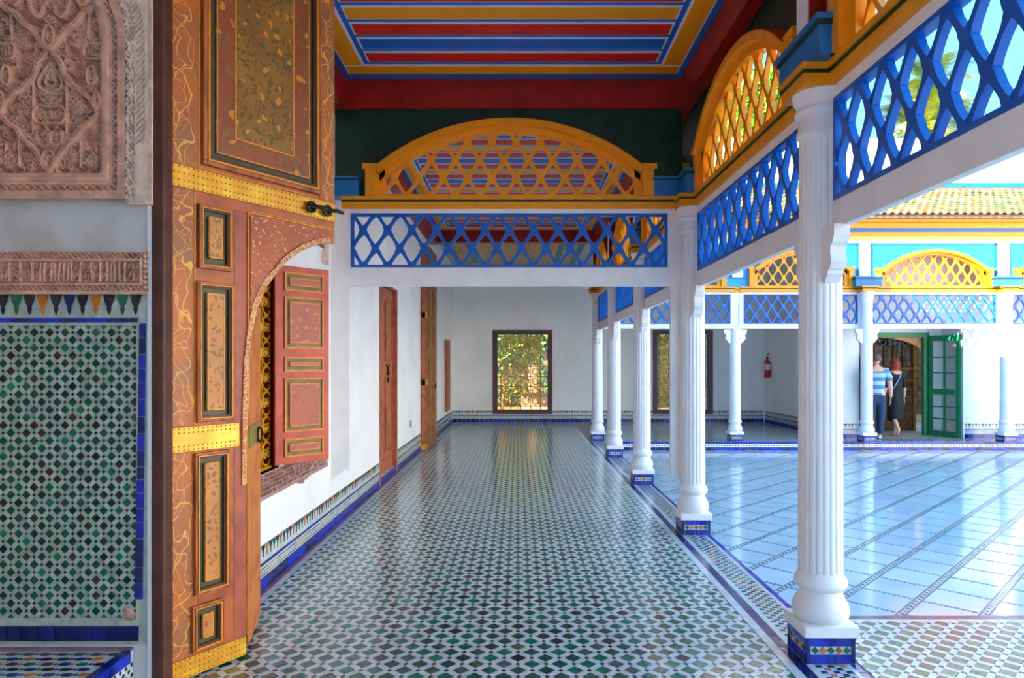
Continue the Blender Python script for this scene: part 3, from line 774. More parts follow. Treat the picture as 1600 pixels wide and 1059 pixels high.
# ------------------------------------------------------------------ tiled roof of the far wing
roofang = math.atan2(5.76-4.47, 16.45-13.25); RL = math.hypot(5.76-4.47, 3.2)
mb = MB(); mb.add([(1.2, 13.25, 4.45), (26, 13.25, 4.45), (26, 16.5, 5.76), (1.2, 16.5, 5.76), (1.2, 13.25, 4.40), (26, 13.25, 4.40), (26, 16.5, 4.40), (1.2, 16.5, 4.40)], [(0, 1, 2, 3), (0, 4, 5, 1), (7, 6, 5, 4), (1, 5, 6, 2), (3, 7, 4, 0)])
roof = struct('roof', mb, mat('roof_mortar', '9A7C60', .8, .1, 9))
RT = [mat('pale_green_roof_tile', '74804A', .4, .2, 14, 0, 30), mat('cream_roof_tile', 'A8925C', .45, .15, 14, 0, 30), mat('ochre_roof_tile', '927030', .45, .15, 14), mat('green_roof_tile', '44683E', .4, .2, 14), mat('terracotta_roof_tile', 'A06848', .5, .15, 14)]
def roof_tile(m):
    b = MB(); n = 6; L_ = .30; vs = []
    for y, r, dz in ((0, .068, .012), (L_, .056, -.012)):
        for i in range(n+1):
            a = PI*i/n; vs.append((r*math.cos(a), y, dz+r*.85*math.sin(a)))
    for y, r, dz in ((0, .052, .006),):
        for i in range(n+1):
            a = PI*i/n; vs.append((r*math.cos(a), y, dz+r*.8*math.sin(a)))
    fs = [(i, i+1, n+2+i, n+1+i) for i in range(n)]+[(i, 2*n+2+i, 2*n+3+i, i+1) for i in range(n)]
    b.add(vs, fs); return b
RM = [roof_tile(m).mesh('roof_tile', m, smooth=True, fix=False) for m in RT]
rt = []
px_ = .155
for i in range(int((13-1.3)/px_)):
    for j in range(14):
        x = 1.35+i*px_; s = -.05+j*.25
        rt.append((x, s, random.choice((0, 0, 1, 1, 2, 3, 0, 4)) if j else 4))
def vis_key(t):
    x, s, k = t; y = 13.25+s*math.cos(roofang); u = 809+x*1067/y
    return (0 if 1340 < u < 1600 else 1, s)
rt.sort(key=vis_key)
J = MB(); mats_idx = {}
for n_, (x, s, k) in enumerate(rt):
    y = 13.25+s*math.cos(roofang); z = 4.455+s*math.sin(roofang)
    if n_ < 300:
        link('roof_tile', RM[k], roof, loc=(x, y, z), rot=(roofang, random.uniform(-.03, .03), random.uniform(-.03, .03)))
    else:
        M = Matrix.Translation((x, y, z)) @ Matrix.Rotation(roofang, 4, 'X'); q = roof_tile(None)
        J.add([M @ Vector(v) for v in q.v], q.f, k)
J.build('roof_tile_field', RT, roof, fix=False, kind='stuff')

# ================================================================== left reveal: doorway jamb facing the lens
KP = .003; YR = 3.2
def PX(u): return (u-809)*KP
def PZ(v): return 1.55-(v-569)*KP
mb = MB(); mb.box(-4.2, -1.715, YR, YR+.05, 0, WH_H); mb.box(-4.2, -1.715, YR+.05, 3.27, 0, WH_H); struct('wall_reveal', mb, plaster_old)
mb = MB(); mb.box(-1.735, -1.708, YR-.012, YR+.04, 0, 3.9); struct('trim_6', mb, white, bevel=.008)
mb = MB(); mb.box(-1.708, -1.648, YR-.02, YR+.07, 0, 3.9); struct('trim_7', mb, wood_dark, bevel=.01)
# relief from strokes, height field
def seg_field(XX, YY, strokes):
    H = np.zeros_like(XX)
    for pts, w, h in strokes:
        for (x0, y0), (x1, y1) in zip(pts[:-1], pts[1:]):
            bx0, bx1 = min(x0, x1)-w, max(x0, x1)+w; by0, by1 = min(y0, y1)-w, max(y0, y1)+w
            i0 = np.searchsorted(XX[0], bx0); i1 = np.searchsorted(XX[0], bx1); j0 = np.searchsorted(YY[:, 0], by0); j1 = np.searchsorted(YY[:, 0], by1)
            if i1 <= i0 or j1 <= j0: continue
            x = XX[j0:j1, i0:i1]; y = YY[j0:j1, i0:i1]
            dx, dy = x1-x0, y1-y0; L2 = dx*dx+dy*dy+1e-9
            t = np.clip(((x-x0)*dx+(y-y0)*dy)/L2, 0, 1); d = np.hypot(x-x0-t*dx, y-y0-t*dy)
            q = h*np.sqrt(np.clip(1-(d/w)**4, 0, 1))-(.10 if w > 9 else 0)*(d < w*.3)
            H[j0:j1, i0:i1] = np.maximum(H[j0:j1, i0:i1], q)
    return H
def smooth(pts, n=4):
    out = []; P = pts
    for i in range(len(P)-1):
        p0 = P[max(i-1, 0)]; p1 = P[i]; p2 = P[i+1]; p3 = P[min(i+2, len(P)-1)]
        for k in range(n):
            t = k/n
            out.append(tuple(.5*((2*p1[a])+(-p0[a]+p2[a])*t+(2*p0[a]-5*p1[a]+4*p2[a]-p3[a])*t*t+(-p0[a]+3*p1[a]-3*p2[a]+p3[a])*t**3) for a in (0, 1)))
    return out+[P[-1]]
def spiral(cx, cy, r, turns=1.4, a0=0., sg=1, n=16):
    return [(cx+r*(1-.85*i/n)*math.cos(a0+sg*2*PI*turns*i/n), cy+r*(1-.85*i/n)*math.sin(a0+sg*2*PI*turns*i/n)) for i in range(n+1)]
def ell(cx, cy, rx, ry, n=18): return [(cx+rx*math.cos(2*PI*i/n), cy+ry*math.sin(2*PI*i/n)) for i in range(n+1)]
def drop(cx, cy, rx, ry, n=18): return [(cx+rx*math.sin(2*PI*i/n)*(1-.35*math.cos(2*PI*i/n+PI)*-1 if False else 1)*(.6+.4*abs(math.sin(PI*i/n))), cy-ry*math.cos(2*PI*i/n)) for i in range(n+1)]
def height_obj(name, x0, x1, y0, y1, step, fn, depth, m, parent, zoomf, Yb, mask=None, label=None):
    xs = np.arange(x0, x1+.01, step); ys_ = np.arange(y0, y1+.01, step)
    XX, YY = np.meshgrid(xs, ys_); Hh = fn(XX, YY)
    ny, nx = XX.shape; vx, vz = zoomf(XX, YY)
    co = np.stack([vx, Yb-depth*Hh, vz], -1).reshape(-1, 3)
    idx = np.arange(nx*ny).reshape(ny, nx)
    q = np.stack([idx[:-1, :-1], idx[1:, :-1], idx[1:, 1:], idx[:-1, 1:]], -1).reshape(-1, 4)
    if mask is not None:
        mk = mask(XX, YY)[:-1, :-1].reshape(-1); q = q[mk]
    me = bpy.data.meshes.new(name); me.vertices.add(len(co)); me.vertices.foreach_set('co', co.astype(np.float32).ravel())
    me.loops.add(q.size); me.loops.foreach_set('vertex_index', q.astype(np.int32).ravel())
    me.polygons.add(len(q)); me.polygons.foreach_set('loop_start', (np.arange(len(q))*4).astype(np.int32))
    me.update(calc_edges=True); me.validate()
    me.polygons.foreach_set('use_smooth', [True]*len(me.polygons)); me.materials.append(m)
    return link(name, me, parent, label=label)
def xbound(y): return 508-np.clip(230-y, 0, None)**2*.0011
axis = 268.
half = [([(268, 250), (245, 285), (214, 322), (200, 372), (165, 410), (140, 440), (95, 470), (60, 510), (42, 555)], 15, 1.),
        ([(42, 560), (75, 600), (120, 630), (140, 665), (180, 700), (215, 745), (245, 790), (268, 826)], 15, 1.),
        ([(255, 252), (225, 215), (190, 165), (140, 130), (105, 85), (60, 65), (15, 15)], 17, 1.),
        ([(130, 640), (180, 665), (205, 700)], 12, .9), ([(140, 440), (180, 420), (205, 380)], 9, .9),
        ([(190, 385), (190, 650)], 8, .8), ([(125, 670), (125, 800)], 8, .8), ([(85, 75), (92, 205)], 8, .8),
        ([(268, 318), (244, 350), (214, 400), (226, 440), (268, 456)], 7, .8), ([(268, 350), (250, 385), (246, 415), (268, 430)], 6, .75),
        ([(205, 462), (330, 462)], 6, .8), ([(225, 490), (262, 475), (262, 510), (225, 490)], 5, .7),
        ([(210, 640), (215, 690), (250, 705), (268, 672), (255, 645), (232, 655)], 11, .95),
        ([(170, 10), (185, 70), (212, 105), (238, 85), (240, 55), (262, 35)], 12, .95),
        ([(150, -20), (175, 30)], 12, .9)]
strokes = []
for pts, w, h in half:
    sp = smooth(pts); strokes.append((sp, w, h)); strokes.append(([(2*axis-x, y) for x, y in sp], w, h))
for cx, cy, rx, ry in ((268, 195, 30, 48), (268, 772, 36, 46), (45, 495, 18, 38), (70, 378, 24, 44), (110, 20, 26, 34)):
    for c in ({cx, 2*axis-cx}):
        strokes += [(drop(c, cy, rx, ry), 7, 1.), (drop(c, cy, rx*.5, ry*.5), 7, .85)]
for cx, cy, rx, ry in ((268, 560, 76, 40), (65, 265, 42, 36)):
    for c in ({cx, 2*axis-cx}):
        oc = [(c+rx*a, cy+ry*b) for a, b in ((-1, .45), (-.7, 1), (.7, 1), (1, .45), (1, -.45), (.7, -1), (-.7, -1), (-1, -.45), (-1, .45))]
        strokes += [(oc, 6, .9)]
        x = c-rx*.6
        while x < c+rx*.65:
            strokes += [([(x, cy+ry*.5), (x, cy-ry*.55)], 3.5, .7), ([(x, cy+ry*.5), (x+10, cy+ry*.3), (x+14, cy)], 3.5, .7)]; x += 17
for cx, cy in ((150, 500), (130, 212), (85, 590), (85, 770)):
    for c in (cx, 2*axis-cx):
        for dx, dy in ((-16, -16), (16, -16), (-16, 16), (16, 16), (0, 0)): strokes.append((ell(c+dx, cy+dy, 12, 12, 10), 4.5, .75))
R_ = random.Random(3)
for i in range(190):
    cx, cy = R_.uniform(20, axis), R_.uniform(-10, 825); r = R_.uniform(11, 21); a0 = R_.uniform(0, 6.28); sg = R_.choice((-1, 1))
    sp = spiral(cx, cy, r, 1.3, a0, sg, 12); tail = [(cx+r*1.9*math.cos(a0-sg*.9), cy+r*1.9*math.sin(a0-sg*.9))]
    for q in (tail+sp, ): strokes.append((q, 3.5, .7)); strokes.append(([(2*axis-x, y) for x, y in q], 3.5, .7))
def ropef(X, Y, p=17.):
    a = np.abs(((X+Y)/p) % 2-1); b = np.abs(((X-Y)/p) % 2-1)
    return np.where((a < .26) | (b < .26), .95, .1)
def panel_h(X, Y):
    D = np.maximum(np.maximum(X-xbound(Y), Y-833), 20-X)
    H = seg_field(X, Y, strokes); H = np.where(D < 0, H, 0)
    H = np.where((D >= 0) & (D < 20), .92, H); H = np.where((D >= 20) & (D < 42), 1.12, H); H = np.where((D >= 42) & (D < 56), .95, H)
    H = np.where((D >= 56) & (D < 84), ropef(X, Y), H); H = np.where(D >= 84, 1.05, H)
    H = np.where(X < 20, 1.0, H)
    return H
z1 = lambda X, Y: (PX(X/3.025), PZ(Y/3.025))
carved = thing('carved_stucco_arch', 'carved stucco arch filling with arabesque relief high on the left door jamb', 'carving', (0, 0, 0))
height_obj('arabesque_panel', -3, 632, -12, 955, 2.3, panel_h, .062, pinkish, carved, z1, YR-.002, mask=lambda X, Y: X < xbound(Y)+124)
def lace_h(X, Y):
    e = X-xbound(Y)-122
    n = .5+.5*np.sin(X*.19+2*np.sin(Y*.075))*np.sin(Y*.16+1.5*np.sin(X*.11)); c = .5+.5*np.sin((Y+X*1.1)*.22)
    H = np.where(e < 46, np.where(n > .38, 1., .1), 1.15)
    H = np.where((e >= 50) & (e < 92) & (Y < 700), .2+.9*(c > .45), H)
    return H
height_obj('lace_band', 560, 738, -12, 968, 2.7, lace_h, .030, stucco_lit, carved, z1, YR-.035, mask=lambda X, Y: X >= xbound(Y)+120, label='lace-cut stucco edge of the arch, with sunlight painted in')
b = MB(); b.box(PX(206), PX(243), YR-.034, YR, PZ(322), 3.88); b.build('band_core', stucco_lit, carved)
# inscription band
scr = []; x = 8
R2 = random.Random(11)
while x < 680:
    t = R2.random()
    if t < .45: scr.append(([(x+R2.uniform(-3, 3), 272), (x, 230), (x+R2.uniform(-6, 6), 186)], 4.5, 1.))
    if t > .3: scr.append((smooth([(x, 266), (x+14, 272), (x+26, 250), (x+20, 228), (x+6, 232), (x+2, 250)]), 4., .9))
    if t > .55: scr.append((smooth([(x-6, 215), (x+8, 192), (x+22, 200), (x+26, 222)]), 3.8, .85))
    if t < .6: scr.append((smooth([(x-8, 244), (x+8, 258), (x+30, 240)]), 4., .9))
    scr.append((ell(x+R2.uniform(4, 16), R2.uniform(190, 265), 5, 6, 8), 3., .7))
    x += R2.uniform(15, 22)
def insc_h(X, Y):
    H = seg_field(X, Y, scr)
    D = np.maximum(np.maximum(np.maximum(180-Y, Y-280), X-675), -10)
    H = np.where(D > 0, .9, H*.9); H = np.where((D > 6) & (D < 12), 1.05, H)
    rp = ((Y < 168) | ((Y > 292) & (Y < 318)) | (X > 690))
    H = np.where(rp & (Y < 318), ropef(X, Y, 12.), H); H = np.where(Y >= 318, .8, H)
    return H
z2 = lambda X, Y: (PX(X/3.025), PZ(350+Y/3.025))
insc = thing('inscription_band', 'carved stucco band of flowing script above the green tiled panel', 'carving', (0, 0, 0))
height_obj('script_relief', -6, 712, 138, 334, 2.2, insc_h, .036, pinkish, insc, z2, YR-.002)
# tiled panel
mb = MB(); mb.box(-4.1, PX(232), YR-.004, YR, PZ(1006), PZ(458)); tw = struct('wall_tiled_panel', mb, WHW)
T = Tiling(tw, 'y', YR-.004, .003, 1)
for kd, pl, full in zellige_cells(.0512, PX(-8), PX(214), PZ(964), PZ(509), cfrac=.135, afrac=.60, gap=.0009):
    if kd == 'sq': T.put('sq', pl, WG, random.random(), random.choice((0, 0, 0, 1, 1, 2, 3)))
    elif kd == 'dot': T.put('dot', pl, WG, 0)
    else: T.put('bar', pl, [WHW, mat('greenish_white_tile', 'A6B6A4', .18, .1, 20, 0, 30, .6)], random.random())
T.finish({'sq': 'green_tile', 'bar': 'white_tile', 'dot': 'dot_tile'}, {'sq': 300, 'bar': 300, 'dot': 0}, .02)
def rect_tile(par, name, u0, u1, v0, v1, m, d=.006, y=YR-.004):
    b = MB(); b.box(PX(u0)+.0012, PX(u1)-.0012, y-d+random.uniform(-.001, .0006), y, PZ(v1)+.0012, PZ(v0)-.0012); return b.build(name, m, par, bevel=.0012)
x = -6
while x < 216:
    rect_tile(tw, 'line_tile', x, min(x+24.8, 229), 496.5, 504, random.choice((BTD, BT))); x += 24.8
v = 505
while v < 930:
    h = random.uniform(20, 27); rect_tile(tw, 'edge_tile', 219-(v-505)*.018, 229.5-(v-505)*.012, v, v+h, random.choice((BTD, BT))); v += h
x = -20
while x < 218:
    w = random.choice((34, 34, 21, 27)); rect_tile(tw, 'base_tile', x, min(x+w, 218), 977, 1000.5, BTD, .008); x += w
x = -10
while x < 216: rect_tile(tw, 'border_tile', x, min(x+24, 218), 968, 976.5, WHW, .004); x += 24
x = -6
while x < 214: rect_tile(tw, 'border_tile', x, min(x+24, 220), 504.5, 509, WHW, .004); x += 24
v = 509
while v < 960: rect_tile(tw, 'border_tile', 214, 218.5-(v-505)*.01, v, min(v+26, 966), WHW, .004); v += 26
cols_d = [BK, GT, BK, OT, BK, BTD]
for i in range(-1, 12):
    c = 6.5+i*20.7-20.7*0; w = 17.5; zt, zb_ = PZ(461), PZ(492)
    if c > 226: continue
    pl = [(-.5, 0), (.5, 0), (.44, -.18), (.36, -.36), (.17, -.56), (.13, -.64), (.19, -.70), (.10, -.86), (0, -1), (-.10, -.86), (-.19, -.70), (-.13, -.64), (-.17, -.56), (-.36, -.36), (-.44, -.18)]
    b = MB(); b.prism([(PX(c)+p[0]*w*KP, zt+p[1]*(zt-zb_)) for p in reversed(pl)], 'y', YR-.010, YR-.002)
    b.build('drop_tile', [BK, GT, BK, OT, BK, BTD, BK, OT, BK, GT, BK, OT][i % 12], tw)
# chipped plaster where the panel meets the base
def lump(name, m, par, c, r, sc=(1, .5, 1), n=26, seed=1):
    rr = random.Random(seed); bm = bmesh.new(); bmesh.ops.create_icosphere(bm, subdivisions=2, radius=r)
    for v in bm.verts: v.co *= 1+rr.uniform(-.28, .28)
    for v in bm.verts: v.co = Vector((v.co.x*sc[0], v.co.y*sc[1], v.co.z*sc[2]))+Vector(c)
    me = bpy.data.meshes.new(name); bm.to_mesh(me); bm.free(); me.materials.append(m); return link(name, me, par)
lump('plaster_chip', mat('chipped_plaster', 'C9A088', .9, .15, 30), tw, (PX(203), YR-.004, PZ(960)), .030, (.9, .35, 1.2), seed=4)
# raised threshold step with mosaic top
ZS = .215
mb = MB(); mb.box(-4.2, -1.80, 1.2, YR-.004, -.02, ZS); step = struct('trim_8', mb, WH)
b = MB(); b.box(-4.1, -1.80, YR-.028, YR-.004, ZS, ZS+.012); b.build('step_edge', purple_base, step)
T = Tiling(step, 'z', ZS-.001, .004)
hexm = [mat('step_brown_tile', '3A2220', .15, .2, 20), GT, BTD, OT, BK, mat('step_maroon_tile', '5A2C2C', .15, .2, 20)]
for i in range(30):
    for j in range(8):
        cx = -1.86-i*.078-(j % 2)*.039; cy = YR-.06-j*.052
        a, b_ = .030, .013
        T.put('h', [(cx-a, cy), (cx-a*.5, cy-b_), (cx+a*.5, cy-b_), (cx+a, cy), (cx+a*.5, cy+b_), (cx-a*.5, cy+b_)], hexm, i+j)
        T.put('d', [(cx-.039-.012, cy), (cx-.039, cy-.008), (cx-.039+.012, cy), (cx-.039, cy+.008)], hexm, i+j)
T.finish({'h': 'hexagon_tile', 'd': 'small_tile'}, {'h': 200, 'd': 0}, .004)
fs = lambda s, z, t: (-1.80+t, s, z)
tile_row(step, 'nosing_tile', 2.2, YR-.03, .16, ZS-.05, ZS, [BT], fs)
b = MB(); b.box(-1.835, -1.80, 1.3, YR-.03, ZS-.001, ZS+.005); b.build('nosing_top', BTD, step)
b = MB()
for i in range(44):
    for j in range(6):
        if (i+j) % 2: continue
        s, z = 2.2+i*.0225, .02+j*.024
        b.add([fs(s+.011, z, .003), fs(s+.0225, z+.012, .003), fs(s+.011, z+.024, .003), fs(s, z+.012, .003)], [(0, 1, 2, 3)], random.choice((0, 0, 1)))
b.build('riser_mosaic', [BK, BTD], step, fix=False, kind='stuff')

# ================================================================== big painted door leaf
leaf = thing('painted_door_leaf', 'tall open door leaf painted with arabesques and bound with yellow brass straps', 'door', (-1.694, 3.25, 0), math.radians(57))
LT = 3.88; LWd = 1.067
cut = [(LWd, 2.285), (1.033, 2.279), (.93, 2.255), (.837, 2.213), (.752, 2.157), (.699, 2.114), (.644, 2.051), (.598, 1.993), (.557, 1.93), (.517, 1.83), (.485, 1.70), (.468, 1.56), (.458, 1.30), (.455, .9), (.448, .01)]
b = MB(); b.prism([(.0, .01), (.0, LT), (LWd, LT)]+cut, 'y', .0, .055, 0); b.build('leaf_body', [mat('leaf_ground_paint', 'C4642C', .5, .12, 7, .2, 40, col2='A04C26', world=False)], leaf)
def lpart(name, x0, x1, z0, z1, y0, y1, m, bevel=.003, par=leaf):
    b = MB(); b.box(x0, x1, -y1, -y0, z0, z1); return b.build(name, m, par, bevel=bevel)
def pane(a0, a1, z0, z1, inner, tall=True, border=None, w=.03, rec=.055):
    """moulded frame, olive recess, painted raised field"""
    b = MB(); b.ring(a0, a1, z0, z1, w*.45, -.026, 0); b.build('panel_moulding', wood, leaf, bevel=.004)
    b = MB(); b.ring(a0+w*.45, a1-w*.45, z0+w*.45, z1-w*.45, w*.2, -.030, -.0); b.build('panel_line', ochre_line, leaf)
    b = MB(); b.ring(a0+w*.65, a1-w*.65, z0+w*.65, z1-w*.65, w*.35, -.018, 0); b.build('panel_moulding', wood_dark, leaf)
    lpart('panel_ground', a0+w, a1-w, z0+w, z1-w, 0, .003, olive, 0)
    q = w+rec*.42
    return a0+q, a1-q, z0+q, z1-q
def field(x0, x1, z0, z1, m, d=.016, line=True):
    lpart('painted_field', x0, x1, z0, z1, .003, d, m, .005)
    if line:
        b = MB(); b.ring(x0+.004, x1-.004, z0+.004, z1-.004, .006, -d-.0012, -d+.001); b.build('field_line', ochre_line, leaf)
lpart('stile', .008, .165, .115, 1.117, 0, .004, stile_m, 0); lpart('stile', .008, .165, 1.25, 2.405, 0, .004, stile_m, 0); lpart('stile', .008, .185, 2.525, LT-.02, 0, .004, stile_m, 0)
lpart('stile', .958, 1.062, 2.53, LT-.02, 0, .004, stile_r, 0)
for z0, z1 in ((.115, 1.117), (1.25, 2.405)): lpart('stile_line', .160, .167, z0, z1, .004, .0065, ochre_line, 0)
lpart('stile_line', .182, .189, 2.53, LT-.02, .004, .0065, ochre_line, 0); lpart('stile_line', .951, .958, 2.53, LT-.02, .004, .0065, ochre_line, 0)
lpart('rail_line', .19, .95, 2.53, 2.536, .0, .003, ochre_line, 0)
lpart('stile', .385, .452, .115, 1.11, 0, .003, mat('rose_stile_paint', 'B4583C', .5, .1, 9, .15, 40, world=False), 0)
lpart('stile', .385, .45, 1.25, 2.36, 0, .003, mat('rose_stile_paint', 'B4583C'), 0)
x0, x1, z0, z1_ = pane(.20, .945, 2.55, LT-.03, None, w=.05)
field(x0, x1, z0, z1_, floral_band, .014)
b = MB(); x0 += .105; x1 -= .115; z0 += .10; z1_ -= .1
lpart('painted_field', x0, x1, z0, z1_, .014, .017, floral_big, 0)
b = MB(); b.ring(x0, x1, z0, z1_, .009, -.0185, -.016); b.build('field_line', ochre_line, leaf)
for a0, a1, za, zb in ((.176, .362, 2.03, 2.35), (.166, .374, 1.262, 1.965), (.155, .345, .405, 1.11), (.142, .312, .125, .355)):
    f_ = pane(a0, a1, za, zb, None); field(*f_, floral_small, .020)
# spandrel above the wicket: carved field following the arch
sp = [(.478, 2.345), (1.03, 2.345)]+[(x, z+.048) for x, z in cut[1:]][:10]
sp = [(.478, 2.345), (1.02, 2.345), (1.02, 2.325), (.92, 2.30), (.82, 2.258), (.735, 2.20), (.682, 2.155), (.626, 2.09), (.580, 2.03), (.539, 1.965), (.505, 1.88), (.478, 1.80)]
b = MB(); b.prism(list(reversed(sp)), 'y', -.008, 0); b.build('carved_spandrel', carved_red, leaf)
b = MB(); c2_ = [(x, z) for x, z in cut if x < 1.06 and z > .2]
b.strip([(c2_[i][0]-.002, c2_[i][1]+.004, c2_[i][0]-.030*(1 if i > 5 else .5), c2_[i][1]+.030*(1 if i < 9 else .4)) for i in range(len(c2_))], -.012, 0)
b.build('arch_border', painted_wood('carved_border_paint', 'CE7A34', 'B8602C', 'F4B878', '8E5A2A', 45., .1), leaf)
for x0, x1, za, zb in ((.462, .470, 1.3, 2.36), (.462, 1.05, 2.355, 2.363), (.486, 1.03, 2.366, 2.371)): lpart('rail_line', x0, x1, za, zb, 0, .010, ochre_line, 0)
def strap(x0, x1, z0, z1, rows, name='brass_strap'):
    s_ = lpart(name, x0, x1, z0, z1, .004, .012, brass, .002)
    b = MB(); n = int((x1-x0)/.025)
    for r in rows:
        for i in range(n):
            cx = x0+.015+i*.025; z = z0+r; rr = .0042
            vs = [(cx, -.0155, z)]+[(cx+rr*math.cos(k*PI/3), -.012, z+rr*math.sin(k*PI/3)) for k in range(6)]
            b.add(vs, [(0, k+1, (k+1) % 6+1) for k in range(6)])
    b.build('studs', stud_m, s_, kind='stuff')
    return s_
s1_ = strap(-.012, 1.064, 2.412, 2.520, (.008, .035, .07, .100))
strap(-.012, .408, 1.120, 1.244, (.010, .030, .095, .115)); strap(-.005, .448, .012, .108, (.010, .038, .066, .09))
for a in (.865, .985):
    b = MB(); b.tube([(a+.026*math.cos(t*PI/6), -.034, 2.462+.026*math.sin(t*PI/6)) for t in range(12)], .011, 6, closed=True)
    b.box(a-.02, a+.02, -.032, -.010, 2.442, 2.482); b.tube([(a, -.028, 2.465), (a+.035, -.075, 2.462), (a+.075, -.085, 2.455)], [.013, .012, .010], 8)
    b.build('hasp', iron, leaf, smooth=True)
# folded wicket behind the leaf edge
wk = thing('wicket_door', 'narrow ochre wicket door folded back behind the painted door leaf', 'door', (-1.455, 3.67, 0), math.radians(103))
WM = mat('wicket_paint', 'D6802E', .5, .12, 7, .2, 40, col2='B85C34', world=False)
b = MB(); b.prism([(.01, .10), (.06, .02), (.50, .02), (.50, 1.88), (.30, 1.90), (.01, 1.86)], 'y', .0, .045); b.build('wicket_body', WM, wk)
b = MB(); b.box(.05, .40, -.006, 0, 1.09, 1.21); b.build('latch_plate', mat('green_brass', '8E8A3C', .4, .2, 20), wk)
b = MB(); b.tube([(.33+.0*t, -.02-.012*math.sin(t*PI/6), 1.14+.045*math.cos(t*PI/6)) for t in range(12)], .007, 6, closed=True); b.build('ring_handle', iron, wk)

# ================================================================== window with grille and open shutter
wg = thing('window_grille', 'yellow wrought scroll grille in the window behind the open red shutter', 'grille', (-1.80, 0, 0))
b = MB()
for y in (4.0, 4.98-.02): b.box(-.012, .012, y, y+.02, .8, 2.28)
for z in (.8, 2.26): b.box(-.012, .012, 4.0, 4.99, z, z+.02)
b.build('grille_frame', gold, wg)
for c in range(5):
    y = 4.10+c*.196
    b = MB(); b.box(-.01, .01, y-.104, y-.096, .82, 2.26); b.build('grille_bar', gold, wg)
    for r in range(8):
        z = .91+r*.18
        b = MB(); b.tube([(0, y+.088*math.cos(t*PI/8), z+.084*math.sin(t*PI/8)) for t in range(16)], .009, 5, closed=True); b.build('ring', gold, wg, smooth=True)
        for sg in (1, -1):
            P = [(0, y+sg*.040+a_, z+b__) for a_, b__ in spiral(0, 0, .042, 1.6, PI*.5*(1-sg), sg, 14)]
            b = MB(); b.tube(P, .008, 5); b.build('scroll', gold, wg, smooth=True)
mb = MB(); mb.box(XL-.5, XL-.03, 4.955, 4.99, .8, 2.28); mb.box(XL-.5, XL-.03, 4.0, 4.03, .8, 2.28); mb.box(XL-.5, XL-.30, 4.03, 4.955, .8, 2.28); struct('window_1', mb, mat('reveal_red_paint', 'A8200C', .45, .1, 6))
mb = MB(); mb.box(-1.79, -1.742, 4.955, 4.975, .8, 2.26); struct('trim_9', mb, mat('deep_reveal_red', '8E1A0E', .45, .1, 6))  # darker red strip at the edge of the window reveal
sh = thing('window_shutter', 'open red wooden window shutter with painted panels on the left wall', 'shutter', (-1.742, 4.90, 0), math.radians(47))
SW, S0, S1 = .437, .823, 2.268
b = MB(); b.box(0, SW, 0, .03, S0, S1); b.build('shutter_body', mat('shutter_red_paint', 'D2583C', .5, .08, 7, .15, 40, world=False), sh, bevel=.003)
for za, zb in ((2.085, 2.222), (1.665, 2.045), (1.497, 1.606), (1.055, 1.45), (.875, 1.008)):
    b = MB(); b.ring(.07, .385, za, zb, .012, -.012, 0); b.build('panel_line', mat('shutter_line_paint', 'EE8A32', .5, .08, 20), sh)
    b = MB(); b.box(.082, .373, -.004, 0, za+.012, zb-.012); b.build('panel_ground', mat('shutter_olive_paint', '8A7A34', .5, .12, 14), sh)
    q = .034
    b = MB(); b.box(.07+q, .385-q, -.016, -.004, za+q, zb-q); b.build('painted_field', shut_panel, sh, bevel=.003)
    b = MB(); b.ring(.07+q+.006, .385-q-.006, za+q+.006, zb-q-.006, .008, -.0175, -.015); b.build('field_line', mat('shutter_line_paint', 'EE8A32'), sh)
# sloping tiled sill with broken plaster
mb = MB(); mb.prism([(XL-.1, .64), (XL+.045, .64), (XL+.045, .665), (XL, .80), (XL-.1, .80)], 'y', 4.0, 6.12); sill = struct('trim_10', mb, mat('sill_mortar', 'B08880', .7, .1, 20))
b = MB(); nrm = Vector((.135, 0, .045)).normalized()
for i in range(48):
    for j in range(5):
        s = 4.02+i*.043+(j % 2)*.021; t = j*.027
        def q_(s, t): p = Vector((XL+.045, s, .665))+Vector((-.045, 0, .135)).normalized()*t+nrm*.003; return p
        if s > 6.05: continue
        b.add([q_(s, t+.003), q_(s+.038, t+.003), q_(s+.038, t+.022), q_(s, t+.022)], [(0, 1, 2, 3)], random.choice((0, 0, 1, 2)))
b.build('sill_mosaic', [mat('sill_brown_tile', '7E4A40', .3, .2, 20), mat('sill_pink_tile', 'A8707A', .3, .2, 20), mat('sill_ochre_tile', 'A87830', .3, .2, 20)], sill, fix=False, kind='stuff')
chipm = mat('bare_plaster', 'B08A86', .9, .15, 20)
for i, (y, z, r) in enumerate(((5.55, .66, .055), (5.68, .69, .05), (5.45, .63, .035), (5.85, .68, .03), (5.0, .63, .02))): lump('plaster_chip', chipm if i < 3 else plaster, sill, (XL+.02, y, z), r, (.5, 1.5, .9), seed=i+9)
# carved fragment above the window
wf = thing('stucco_fragment', 'small carved stucco panel above the red window shutter', 'carving', (XL, 0, 0))
b = MB(); b.box(0, .02, 4.3, 6.05, 2.56, 3.3); b.build('panel_bed', plaster, wf)
b = MB(); b.box(0, .03, 6.05, 6.2, 2.45, 3.3); b.build('panel_edge', stucco_lit, wf)
b = MB()
for i in range(34):
    for j in range(14):
        y, z = 4.34+i*.05, 2.59+j*.05
        if 1 < i < 31 and 1 < j and (i*7+j*3) % 5 > 2: continue
        b.prism([(y, z), (y+.025, z-.018), (y+.05, z), (y+.025, z+.018)], 'x', .02, .034)
b.build('lace_relief', mat('dark_stucco', '9A5A40', .8, .1, 20), wf, kind='stuff')

